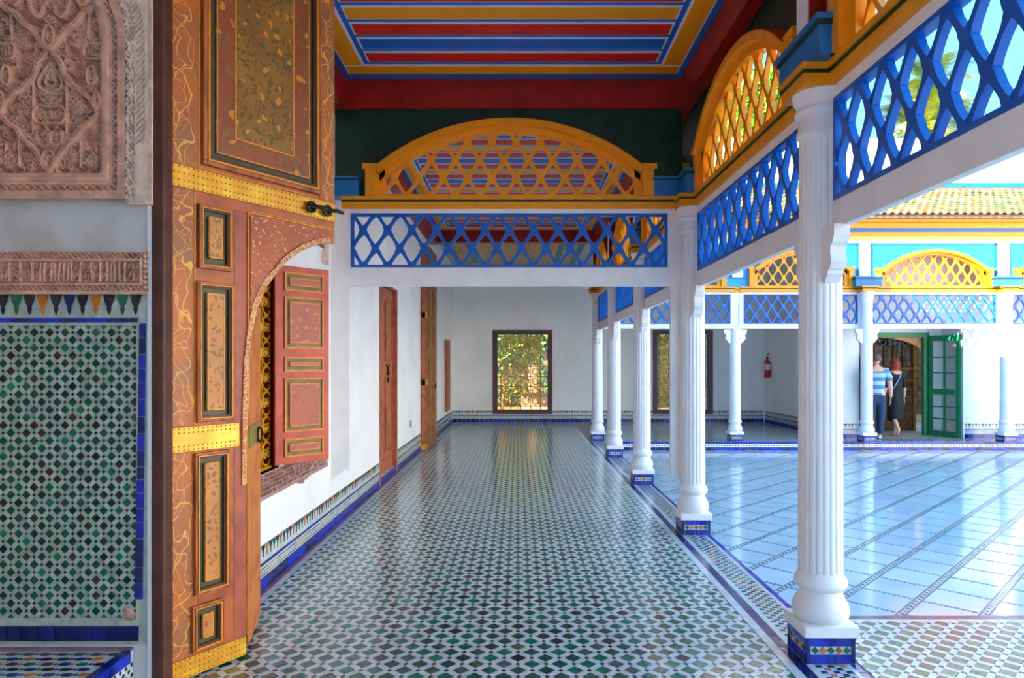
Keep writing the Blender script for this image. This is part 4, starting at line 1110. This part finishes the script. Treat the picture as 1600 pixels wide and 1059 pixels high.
# ================================================================== doors along the left wall
d1 = thing('panelled_door', 'reddish wooden door with iron handle, closed in the left wall', 'door', (-1.80, 0, 0))
b = MB(); b.box(-.05, 0, 8.64, 9.80, .02, 2.58); b.build('door_leaf', wood_red, d1)
b = MB()
for y0_, y1_, za, zb in ((9.22, 9.25, .35, 1.4), (9.72, 9.75, .35, 1.4), (9.25, 9.72, .35, .38), (9.25, 9.72, 1.37, 1.4), (9.22, 9.25, 1.6, 2.4), (9.72, 9.75, 1.6, 2.4), (9.25, 9.72, 1.6, 1.63), (9.25, 9.72, 2.4, 2.43)):
    bb2 = MB(); bb2.box(0, .02, y0_, y1_, za, zb); bb2.build('moulding', wood, d1)
b = MB(); b.tube([(.02+.02*math.sin(t*PI/6), 9.4+.06*math.cos(t*PI/6), 1.42) for t in range(12)], .010, 6, closed=True); b.box(0, .03, 9.38, 9.42, 1.3, 1.52); b.build('door_handle', iron, d1)
b = MB(); b.box(0, .02, 9.3, 9.52, 1.52, 1.545); b.box(0, .02, 9.3, 9.36, 1.20, 1.22); b.build('bolt', iron, d1)
mb = MB(); mb.box(XL-.2, XL+.006, 9.80, 9.88, 0, 2.62); mb.box(XL-.2, XL+.006, 8.62, 9.88, 2.58, 2.62); mb.box(XL-.2, XL+.01, 8.60, 8.66, 0, 2.62); struct('trim_11', mb, wood_red)
mb = MB(); mb.box(XL-.3, XL-.01, 8.66, 9.82, -.002, .10); sl = struct('trim_12', mb, WH)
tile_row(sl, 'blue_tile', 8.66, 9.82, .12, .004, .096, [BT, BTD], lambda s, z, t: (XL-.01+t, s, z))
d2 = thing('carved_door_leaf', 'tall tan carved door leaf folded flat against the far left wall', 'door', (0, 0, 0))
b = MB(); b.box(XL+.009, -1.625, 12.24, 13.68, .015, 3.72); b.build('door_leaf', wood_tan, d2)
for i, (za, zb) in enumerate(((.12, .5), (.6, 1.15), (1.22, 1.75), (1.85, 2.35), (2.45, 2.95), (3.05, 3.6))):
    for y0_, y1_ in ((12.4, 12.9), (13.0, 13.5)):
        b = MB(); b.box(-1.625, -1.612, y0_, y1_, za, zb); b.box(-1.612, -1.604, y0_+.07, y1_-.07, za+.07, zb-.07); b.build('door_panel', wood_tan, d2, bevel=.004)
for z in (.02, 1.17, 2.38):
    b = MB(); b.box(XL+.012, -1.618, 12.232, 12.242, z, z+.10); b.build('hinge_strap', mat('worn_brass', 'D8A030', .4, .15, 20), d2)
b = MB(); b.box(XL+.02, -1.66, 12.232, 12.242, .2, 3.6); b.build('leaf_edge', wood_red, d2)
b = MB(); b.tube([(-1.60, 13.3+.05*math.cos(t*PI/6), 1.12+.05*math.sin(t*PI/6)) for t in range(12)], .012, 6, closed=True); b.build('ring_handle', iron, d2)
d3 = thing('small_shutter', 'narrow reddish shutter standing open near the far end of the left wall', 'shutter', (0, 0, 0))
b = MB(); b.box(XL+.012, -1.69, 16.25, 17.1, .42, 2.14); b.build('shutter_leaf', wood_red, d3)
for i in range(3):
    b = MB(); b.box(-1.69, -1.68, 16.35, 17.0, .5+i*.55, .96+i*.55); b.build('shutter_panel', wood_red, d3, bevel=.004)
sk = thing('wall_socket', 'small grey socket on the left wall between the two doors', 'socket', (XL, 11.08, .585))
b = MB(); b.box(0, .015, -.05, .05, -.055, .055); b.build('socket_plate', mat('grey_plastic', '8A8C8E', .5), sk, bevel=.004)
b = MB(); b.lathe([(.018, 0), (.018, .004)], n=12); o = b.build('socket_face', mat('dark_plastic', '4A4C4E', .5), sk, rot=(0, PI/2, 0)); o.location = (.0151, 0, 0)

# ================================================================== back windows and garden
def ringpiece(b, cx, cz, r, w, y0, y1, n=16):
    s_ = [(cx+(r-w)*math.cos(2*PI*i/n), cz+(r-w)*math.sin(2*PI*i/n), cx+r*math.cos(2*PI*i/n), cz+r*math.sin(2*PI*i/n)) for i in range(n+1)]
    b.strip(s_, y0, y1)
def gridwindow(x0, x1, nm, lab):
    mb = MB(); mb.ring(x0, x1, .22, 2.47, .125, YB-.02, YB+.10); mb.ring(x0+.02, x1-.02, .24, 2.45, .02, YB-.035, YB-.02); fr = struct(nm, mb, brownframe)
    g_ = thing('ring_grille', lab, 'grille', (0, YB+.13, 0))
    cw = .265; xa, xb, za, zb = x0+.125, x1-.125, .345, 2.345
    me = MB(); ringpiece(me, 0, 0, .108, .030, -.012, .012); 
    for k in range(4):
        a = k*PI/2+PI/4; ringpiece(me, .062*math.cos(a), .062*math.sin(a), .042, .018, -.010, .010, 8)
    me = me.mesh('grille_ring', gold)
    j = 0; zc = zb-.06
    while zc > za:
        b = MB(); b.box(xa, xb, -.012, .012, zc-.014, zc+.014); b.build('grille_bar', gold, g_)
        zc -= cw
    xc = xa+.09
    while xc < xb:
        b = MB(); b.box(xc-.014, xc+.014, -.012, .012, za, zb); b.build('grille_bar', gold, g_)
        zc = zb-.06-cw/2
        while zc > za+.08:
            if xc+cw/2+.1 < xb: link('grille_ring', me, g_, loc=(xc+cw/2, 0, zc))
            zc -= cw
        xc += cw
    b = MB(); b.box(xa-.01, xb+.01, YB+.18, YB+.186, za-.01, zb+.01)
    gm = bpy.data.materials.get('pane_glass')
    if gm is None:
        gm = bpy.data.materials.new('pane_glass'); gm.use_nodes = True; k = NT(gm); tr = k.n('BsdfTransparent'); gy = k.n('BsdfGlossy', Roughness=.02); mx = k.n('MixShader'); mx.inputs[0].default_value = .08
        k.l(tr.outputs[0], mx.inputs[1]); k.l(gy.outputs[0], mx.inputs[2]); k.l(mx.outputs[0], k.t.nodes['Material Output'].inputs[0])
    b.build('window_pane', gm, fr)
gridwindow(-.665, .921, 'window_2', 'golden ring grille in the back window at the end of the gallery')
gridwindow(3.60, 5.20, 'window_3', 'golden ring grille in the back window seen between the middle columns')
b = MB(); b.box(4.72, 4.98, YB-.05, YB-.005, .36, 2.33); b.build('side_shutter', wood, bpy.data.objects['window_3'])
mb = MB(); mb.box(-12, 20, YB+.35, 32, -.5, -.05); struct('floor', mb, mat('garden_soil', '8E6830', .9, .1, 3, col2='A8843C'))
mb = MB(); mb.box(-9, 16, 29, 29.3, -.1, 3.6); struct('wall_garden', mb, mat('ochre_wall', '8E6A34', .85, .08, 2))
mb = MB(); mb.box(.38, .66, 23.8, 24.2, -.1, 1.5); mb.box(.1, 1.2, 22.0, 22.6, -.1, .62); struct('wall_garden_low', mb, mat('pale_wall', 'C8A078', .85, .05, 3))
LV = [mat('leaf_green', '5E9A1C', .5, .25, 3), mat('leaf_light', '9CC43A', .5, .2, 3), mat('leaf_dark', '2E5A14', .5, .25, 3)]
def foliage(name, par, c, r, n, size, mats=LV, w=(3, 3, 2)):
    b = MB(); pick = [i for i, k in enumerate(w) for _ in range(k)]
    for i in range(n):
        d = Vector(rng.normal(size=3)); d.normalize(); rad = (.35+.65*rng.rand()**.5)
        p = Vector((c[0]+d.x*r[0]*rad, c[1]+d.y*r[1]*rad, c[2]+d.z*r[2]*rad))
        u = Vector(rng.normal(size=3)).normalized(); v = u.cross(Vector(rng.normal(size=3))).normalized(); s_ = size*(.6+.8*rng.rand())
        b.add([p-u*s_, p+v*s_*.45, p+u*s_, p-v*s_*.45], [(0, 1, 2, 3)], int(pick[rng.randint(len(pick))]))
    return b.build(name, mats, par, fix=False)
def tree(x, y, zc, r, lab, nm='leafy_tree', n=2600, size=.14, trunk=.12, w=(3, 3, 2)):
    t = thing(nm, lab, 'tree', (x, y, 0))
    b = MB(); b.tube([(0, 0, -.1), (.1, 0, zc*.4), (-.05, .05, zc*.8), (0, 0, zc+r[2]*.3)], [trunk, trunk*.8, trunk*.6, trunk*.3], 8)
    for k in range(5):
        a = k*1.3; b.tube([(-.02, 0, zc*.7), (r[0]*.4*math.cos(a), r[1]*.4*math.sin(a), zc), (r[0]*.7*math.cos(a), r[1]*.7*math.sin(a), zc+r[2]*.3)], [trunk*.45, trunk*.3, trunk*.12], 6)
    b.build('trunk', wood_tan, t); foliage('foliage', t, (0, 0, zc), r, n, size, w=w); return t
tree(-.5, 21.0, 2.2, (1.2, .9, 1.0), 'green garden tree behind the left part of the end window', n=2200, size=.10, trunk=.06)
tree(1.0, 23.3, 2.7, (1.1, .9, .9), 'garden tree behind the right part of the end window', n=1500, size=.10, trunk=.06)
tree(-.3, 26.3, 1.3, (3.2, .9, 2.4), 'dark green hedge filling the view behind the end window', 'garden_hedge', n=6000, size=.11, trunk=.05, w=(3, 1, 6))
tree(7.2, 26.3, 1.3, (3.2, .9, 2.4), 'dark green hedge behind the second back window', 'garden_hedge', n=5000, size=.11, trunk=.05, w=(3, 1, 6))
tree(4.6, 19.9, 1.9, (1.5, .9, 1.4), 'garden bush behind the second back window', 'garden_bush', n=3000, size=.10, trunk=.05)
tree(7.6, 21.5, 8.6, (1.5, 1.4, 2.2), 'tall sunlit tree above the upper white wall, seen through the yellow arch', n=5200, size=.16, w=(2, 5, 1))
tree(4.3, 22.5, 7.4, (1.6, 1.4, 1.6), 'leafy treetop above the upper wall, seen low through the yellow arch', n=3200, size=.16, w=(2, 5, 1))
def palm(x, y, zc, R, lab, nf=80, seed=2):
    t = thing('palm_tree', lab, 'palm', (x, y, 0)); r = random.Random(seed)
    b = MB(); b.lathe([(.22, -.1), (.17, zc*.5), (.16, zc-.5), (.17, zc-.2), (.08, zc+.02)], n=10); b.build('trunk', mat('palm_bark', '7A5A34', .9, .2, 9), t)
    PM = [mat('palm_yellow_green', 'C8B83A', .5, .2, 4), mat('palm_green', '8E9A2A', .5, .2, 4), mat('palm_grey_green', '5A7A4A', .5, .2, 4)]
    for k in range(nf):
        a = r.uniform(0, 2*PI); el = r.uniform(-.9, 1.35); L_ = R*r.uniform(.8, 1.1); m = r.choice((0, 0, 1, 2) if el < .9 else (1, 2))
        pts = []
        for i in range(11):
            s_ = i/10; e2 = el-1.3*s_*s_*(1 if el > -.2 else .5)
            if i == 0: p = Vector((0, 0, zc))
            else: p = pts[-1]+Vector((math.cos(a)*math.cos(e2), math.sin(a)*math.cos(e2), math.sin(e2)))*L_/10
            pts.append(p)
        b = MB(); b.tube(pts, [.018*(1-.08*i) for i in range(11)], 4)
        side = Vector((-math.sin(a), math.cos(a), 0))
        for i in range(1, 40):
            s_ = i/40; j = min(9, int(s_*10)); p = pts[j].lerp(pts[j+1], s_*10-j); tdir = (pts[j+1]-pts[j]).normalized()
            ll = .62*math.sin(PI*min(1, s_*.9+.12))*R/1.9
            for sg in (1, -1):
                q = p+side*sg*ll*.8+tdir*ll*.55-Vector((0, 0, .12*ll))
                b.add([p-tdir*.02, p+tdir*.022, q], [(0, 1, 2)], 0)
        b.build('frond', PM[m], t, fix=False)
palm(13.0, 22.0, 9.0, 2.1, 'yellow-green palm above the far roof, behind the blue lattice')
palm(14.8, 24.5, 11.3, 1.9, 'higher green palm crown against the blue sky at upper right', nf=46, seed=9)

# ================================================================== far doorway on the right
mb = MB(); fy = 15.0
mb.box(6.9, 7.12, fy-.04, fy+.04, 0, 2.24); mb.box(8.90, 9.02, fy-.04, fy+.04, 0, 2.24); mb.box(7.12, 8.90, fy-.04, fy+.04, 2.14, 2.24); struct('door_1', mb, greenpaint)
mb = MB(); mb.box(9.02, 9.30, fy-.02, fy+.1, 0, 2.45); mb.box(6.9, 9.3, fy, fy+.1, 2.24, 2.5); struct('wall_recess', mb, plaster)
gd = thing('green_glazed_door', 'open green door with small glass panes beside the far doorway', 'door', (9.0, 14.93, 0), -math.atan2(.62, .26))
LW2 = .69
b = MB(); b.box(0, .075, -.02, .02, .02, 2.17); b.box(LW2-.085, LW2, -.02, .02, .02, 2.17); b.box(.075, LW2-.085, -.02, .02, 2.05, 2.17); b.box(.075, LW2-.085, -.02, .02, .02, .12); b.box(.075, LW2-.085, -.02, .02, .90, 1.02); b.build('door_frame', greenpaint, gd)
b = MB(); b.box(LW2/2-.018, LW2/2+.012, -.018, .018, .12, 2.05)
for z in (.38, .64, 1.37, 1.70): b.box(.075, LW2-.085, -.018, .018, z-.015, z+.015)
b.build('glazing_bars', greenpaint, gd, kind='stuff')
gm = bpy.data.materials['pane_glass']
for z0, z1 in ((.12, .365), (.395, .625), (.655, .90), (1.02, 1.355), (1.385, 1.685), (1.715, 2.05)):
    for a0, a1 in ((.075, LW2/2-.018), (LW2/2+.012, LW2-.085)):
        b = MB(); b.box(a0, a1, -.003, .003, z0, z1); b.build('pane', gm, gd)
# another green leaf edge on at the left of the doorway
gd2 = thing('green_door_leaf', 'dark green door leaf seen edge-on left of the far doorway', 'door', (7.10, 14.95, 0), -PI/2)
b = MB(); b.box(0, .66, -.02, .02, .02, 2.17); b.build('door_frame', greenpaint, gd2)
# carved screen beyond the doorway
scn = thing('carved_wood_screen', 'carved wooden screen with louvred lower half beyond the green doorway', 'screen', (0, 0, 0))
b = MB(); P = [(7.12+1.78*i/16, 1.86+.27*math.sin(PI*i/16)**.6) for i in range(17)]
b.strip([(p[0], p[1], p[0], 2.16) for p in P], 15.06, 15.12); b.build('arch_spandrel', mat('tan_spandrel_paint', 'DE9A58', .6, .12, 9), scn)
b = MB(); b.box(6.9, 9.3, 16.0, 16.05, 0, 2.5); b.build('screen_back', mat('screen_brown', '6E5240', .7, .2, 5, .3, 30, col2='8E7A64'), scn)
b = MB(); b.box(8.0, 8.06, 15.9, 16.0, 0, 2.4); b.box(9.22, 9.28, 15.9, 16.0, 0, 2.4); b.box(8.06, 9.22, 15.92, 16.0, 1.15, 1.2); b.box(8.06, 9.22, 15.92, 16.0, 1.42, 1.48); b.build('screen_frame', wood_tan, scn)
for i in range(20):
    b = MB(); b.box(8.07, 9.21, 15.93, 15.97, .06+i*.051, .086+i*.051); b.build('slat', wood_tan, scn)
for i in range(22):
    b = MB(); b.box(8.10+i*.05, 8.125+i*.05, 15.93, 15.97, 1.08, 1.15); b.build('spindle', wood_tan, scn)
for i in range(5):
    b = MB(); b.box(8.12+i*.22, 8.28+i*.22, 15.94, 16.0, 1.52, 1.98); b.box(8.17+i*.22, 8.23+i*.22, 15.92, 15.94, 1.58, 1.92); b.build('screen_panel', mat('screen_tan', '8E6A4C', .7, .2, 9), scn)
R5 = random.Random(4); b = MB()
for i in range(170):
    x, z = R5.uniform(7.9, 9.2), R5.uniform(2.0, 2.4); r = R5.uniform(.02, .05); b.prism([(x-r, z), (x, z-r*1.3), (x+r, z), (x, z+r*1.3)], 'y', 15.93, 16.0)
b.build('carved_crest', mat('grey_stucco', '9A8A80', .8, .1, 9), scn, kind='stuff')
yb_ = thing('hanging_cloth', 'yellow and green cloth above the man inside the doorway', 'cloth', (7.62, 15.5, 1.6))
b = MB(); b.strip([(-.10+.02*math.sin(i), -.15+i*.09, .08+.03*math.cos(i*1.4), -.13+i*.095) for i in range(8)], -.01, .01); b.build('cloth_strip', mat('yellow_cloth', 'E8C83A', .8, .2, 12, col2='6E8A2A'), yb_)
wp = thing('leaning_panel', 'pale grey panel leaning inside the doorway above the woman', 'panel', (7.9, 15.7, 1.55))
b = MB(); b.prism([(-.12, .45), (.06, .48), (.22, -.05), (.08, -.15)], 'y', -.02, .0); b.build('panel_board', mat('pale_grey_board', 'B0A498', .8, .1, 9), wp)
# fire extinguisher
fe = thing('fire_extinguisher', 'red fire extinguisher hanging on the far side wall', 'extinguisher', (6.49, 17.75, 1.20))
b = MB(); b.lathe([(.05, 0), (.072, .015), (.075, .04), (.075, .40), (.065, .44), (.03, .47), (.025, .50)], n=20); b.build('cylinder_body', mat('extinguisher_red', 'D00818', .3, .03, 9), fe, smooth=True)
b = MB(); b.box(-.03, .02, -.02, .02, .50, .54); b.tube([(-.02, 0, .53), (.0, 0, .60), (.05, 0, .64)], .012, 6); b.build('valve_handle', mat('black_plastic', '221C1E', .4), fe)
b = MB(); b.lathe([(.0765, .2), (.0765, .36)], n=20); b.build('label_sleeve', mat('extinguisher_label', 'E8D0D4', .5), fe).scale = (1, 1, 1)
b = MB(); b.box(.07, .09, -.03, .03, .1, .4); b.build('wall_bracket', iron, fe)

# ================================================================== people
def skin(name, V, E, m, par, sub=2):
    """V: list of (x,y,z,r) or (x,y,z,rx,ry); E: index pairs"""
    me = bpy.data.meshes.new(name); me.from_pydata([v[:3] for v in V], E, []); me.materials.append(m)
    o = link(name, me, par); md = o.modifiers.new('skin', 'SKIN'); md.use_smooth_shade = True
    for i, v in enumerate(V):
        sv = me.skin_vertices[0].data[i]; sv.radius = (v[3], v[4] if len(v) > 4 else v[3])
    me.skin_vertices[0].data[0].use_root = True
    s_ = o.modifiers.new('sub', 'SUBSURF'); s_.levels = sub; s_.render_levels = sub
    return o
skinm = mat('skin', 'E0A488', .5, .04, 9)
def head(par, c, hairm, long=False, r=.1):
    x, y, z = c; bm = bmesh.new(); bmesh.ops.create_uvsphere(bm, u_segments=20, v_segments=14, radius=1)
    for v in bm.verts:
        p = v.co.copy(); w = 1-.22*max(0, -p.z)**1.3
        v.co = Vector((p.x*.078*w+x, p.y*.098*w+y+(.012 if p.z < -.3 and p.y > 0 else 0), p.z*.118+z))
    me = bpy.data.meshes.new('head'); bm.to_mesh(me); bm.free(); me.materials.append(skinm); me.polygons.foreach_set('use_smooth', [True]*len(me.polygons)); h = link('head', me, par)
    b = MB(); b.tube([(x, y+.09, z+.02), (x, y+.118, z-.015), (x, y+.10, z-.03)], [.008, .014, .008], 6); b.build('nose', skinm, h, smooth=True)
    for s in (-1, 1):
        b = MB(); b.tube([(x+s*.078, y, z+.02), (x+s*.09, y-.012, z+.005), (x+s*.08, y, z-.03)], [.008, .014, .006], 6); b.build('ear', skinm, h, smooth=True)
        b = MB(); b.tube([(x+s*.03, y+.085, z+.008), (x+s*.03, y+.093, z+.008)], .010, 8); b.build('eye', mat('eye', '3A3430', .3), h)
    b = MB(); b.tube([(x-.022, y+.09, z-.055), (x, y+.096, z-.055), (x+.022, y+.09, z-.055)], .006, 6); b.build('mouth', mat('lips', 'B86A60', .5), h)
    bm = bmesh.new(); bmesh.ops.create_uvsphere(bm, u_segments=28, v_segments=18, radius=1); rr = random.Random(3)
    if long: kill = [v for v in bm.verts if (v.co.y > .35 and v.co.z < .45)]
    else: kill = [v for v in bm.verts if (v.co.z < -.35 or (v.co.y > .25 and v.co.z < .35))]
    bmesh.ops.delete(bm, geom=kill, context='VERTS')
    for v in bm.verts:
        p = v.co.copy(); j = 1+rr.uniform(-.03, .03)
        if long:
            f = max(0, -p.z); v.co = Vector((p.x*(.098+.055*f)*j+x, (p.y*(.112+.01*f)-.008)*j+y, p.z*(.132 if p.z > 0 else .20)*j+z))
        else: v.co = Vector((p.x*.084*j+x, p.y*.105*j+y-.003, p.z*.126*j+z))
    me = bpy.data.meshes.new('hair'); bm.to_mesh(me); bm.free(); me.materials.append(hairm); me.polygons.foreach_set('use_smooth', [True]*len(me.polygons)); link('hair', me, par)
def hand(par, wrist, sg=1, curl=.25):
    """palm, four fingers and a thumb hanging down from the wrist"""
    x, y, z = wrist
    V = [(x, y, z, .020, .026), (x, y+.004, z-.045, .015, .036), (x, y+.008, z-.085, .013, .036)]; E = [(0, 1), (1, 2)]
    o = skin('hand', V, E, skinm, par, 1)
    for k, (dy, L_) in enumerate(((-.030, .062), (-.010, .075), (.011, .080), (.031, .070))):
        skin('finger', [(x, y+.008+dy, z-.08, .0085), (x-sg*.008, y+.010+dy, z-.085-L_*.5, .0080), (x-sg*.024, y+.010+dy, z-.085-L_*.95, .0065)], [(0, 1), (1, 2)], skinm, o, 1)
    skin('thumb', [(x, y+.028, z-.03, .011), (x-sg*.006, y+.052, z-.06, .010), (x-sg*.012, y+.058, z-.09, .008)], [(0, 1), (1, 2)], skinm, o, 1)
man = thing('person', 'man in striped blue T-shirt and jeans walking away beside the woman in black', 'person', (7.36, 14.0, 0), math.radians(-14))
jeans = mat('jeans', '2A3E62', .8, .12, 20); shoe = mat('white_trainer', 'E6E2DC', .6)
# body: neck, trunk, arms, legs in one surface
V = [(0, 0, .95, .125, .10), (0, .0, 1.12, .13, .10), (0, .0, 1.32, .17, .115), (0, 0, 1.43, .12, .085), (0, .01, 1.51, .055, .055), (0, .02, 1.58, .05, .05),
     (-.17, 0, 1.42, .065), (-.235, -.01, 1.24, .055), (-.25, .03, 1.03, .047), (-.245, .07, .86, .03),
     (.17, 0, 1.42, .065), (.235, -.01, 1.24, .055), (.27, .04, 1.03, .047), (.285, .10, .86, .03),
     (-.09, 0, .86, .095), (-.10, .05, .50, .062), (-.10, -.06, .12, .045), (-.10, .03, .05, .035),
     (.09, 0, .86, .095), (.10, .08, .50, .062), (.10, .16, .12, .045), (.10, .25, .05, .035)]
E_ = [(0, 1), (1, 2), (2, 3), (3, 4), (4, 5), (3, 6), (6, 7), (7, 8), (8, 9), (3, 10), (10, 11), (11, 12), (12, 13), (0, 14), (14, 15), (15, 16), (16, 17), (0, 18), (18, 19), (19, 20), (20, 21)]
skin('body', V, E_, skinm, man)
stm = bpy.data.materials.new('striped_jersey'); stm.use_nodes = True; k = NT(stm)
sp_ = k.n('SeparateXYZ'); k.l(k.n('TexCoord').outputs['Object'], sp_.inputs[0])
w1 = k.math('FRACT', k.math('MULTIPLY', sp_.outputs[2], 6.2)); c_ = k.mix(k.math('GREATER_THAN', w1, .5), lin('9CC4E4'), lin('5A7EA8')); k.l(c_, k.b.inputs['Base Color']); k.b.inputs['Roughness'].default_value = .8
skin('t_shirt', [(0, 0, .84, .175, .14), (0, 0, 1.12, .165, .125), (0, 0, 1.32, .185, .13), (0, 0, 1.44, .125, .09), (-.17, 0, 1.42, .08), (-.235, -.01, 1.26, .075), (-.24, -.005, 1.21, .075), (.17, 0, 1.42, .08), (.235, -.01, 1.26, .075), (.24, -.005, 1.21, .075)],
     [(0, 1), (1, 2), (2, 3), (3, 4), (4, 5), (5, 6), (3, 7), (7, 8), (8, 9)], stm, man)
skin('trousers', [(0, 0, 1.0, .155, .12), (0, 0, .88, .15, .12), (-.09, 0, .80, .105), (-.10, .05, .48, .082), (-.10, -.05, .10, .068), (.09, 0, .80, .105), (.10, .08, .48, .082), (.10, .15, .10, .068)],
     [(0, 1), (1, 2), (2, 3), (3, 4), (1, 5), (5, 6), (6, 7)], jeans, man)
for x, y in ((-.10, -.03), (.10, .19)): skin('shoe', [(x, y-.05, .045, .042), (x, y+.07, .04, .045), (x, y+.16, .03, .035)], [(0, 1), (1, 2)], shoe, man, 2)
head(man, (0, .03, 1.655), mat('greying_hair', '6A4E44', .8, .1, 30))
hand(man, (-.245, .07, .86), -1); hand(man, (.285, .10, .86), 1)
wom = thing('person', 'woman with red hair in a long black dress walking through the far doorway', 'person', (8.09, 14.62, 0), math.radians(10))
dress = mat('black_dress', '14161E', .8, .1, 20)
V = [(0, 0, .92, .14, .11), (0, .0, 1.08, .12, .095), (0, .0, 1.26, .14, .105), (0, 0, 1.36, .10, .075), (0, .01, 1.43, .045, .045), (0, .02, 1.50, .042, .042),
     (-.145, 0, 1.35, .055), (-.20, -.01, 1.16, .043), (-.23, .03, .97, .034), (-.25, .06, .82, .022),
     (.145, 0, 1.35, .055), (.20, -.01, 1.16, .043), (.235, .02, .97, .034), (.25, .06, .82, .022),
     (-.08, 0, .82, .09), (-.08, -.02, .46, .055), (-.085, -.20, .16, .038), (-.085, -.16, .07, .03),
     (.08, 0, .82, .09), (.08, .06, .46, .055), (.075, .10, .12, .034), (.075, .17, .04, .03)]
skin('body', V, E_, skinm, wom)
skin('dress', [(0, 0, .30, .20, .17), (0, .0, .50, .19, .16), (0, 0, .80, .175, .15), (0, 0, 1.06, .145, .115), (0, 0, 1.26, .16, .12), (0, 0, 1.37, .10, .08), (-.145, 0, 1.35, .068), (-.20, -.01, 1.16, .058), (-.215, .01, 1.04, .052), (.145, 0, 1.35, .068), (.20, -.01, 1.16, .058), (.218, .01, 1.04, .052)],
     [(0, 1), (1, 2), (2, 3), (3, 4), (4, 5), (5, 6), (6, 7), (7, 8), (5, 9), (9, 10), (10, 11)], dress, wom)
b = MB(); b.tube([(.06, -.105, 1.38), (-.02, -.135, 1.25), (-.12, -.13, 1.08), (-.17, -.05, .95)], .010, 6); b.build('bag_strap', mat('pale_blue_strap', '7AA8D8', .6), wom)
for x, y, z in ((-.085, -.18, .05), (.075, .14, .03)): skin('sandal', [(x, y-.04, z-.012, .03, .012), (x, y+.06, z-.018, .034, .012), (x, y+.13, z-.02, .028, .01)], [(0, 1), (1, 2)], mat('tan_sandal', 'B08A6E', .6), wom, 1)
head(wom, (0, .03, 1.555), mat('auburn_hair', '9A3418', .7, .2, 30), long=True)
hand(wom, (-.25, .06, .82), -1); hand(wom, (.25, .06, .82), 1)

# repeats share a group
GROUPS = {'column': 'white fluted columns around the courtyard', 'lattice_screen': 'blue and yellow lattice screens between the columns', 'ring_grille': 'golden grilles of the back windows',
          'palm_tree': 'palms above the far roof', 'garden_hedge': 'hedges in the garden behind the windows', 'leafy_tree': 'leafy trees behind the palace walls'}
for o in list(COL.objects):
    if o.parent is None and 'label' in o and o.name.split('.')[0] in GROUPS: o['group'] = GROUPS[o.name.split('.')[0]]
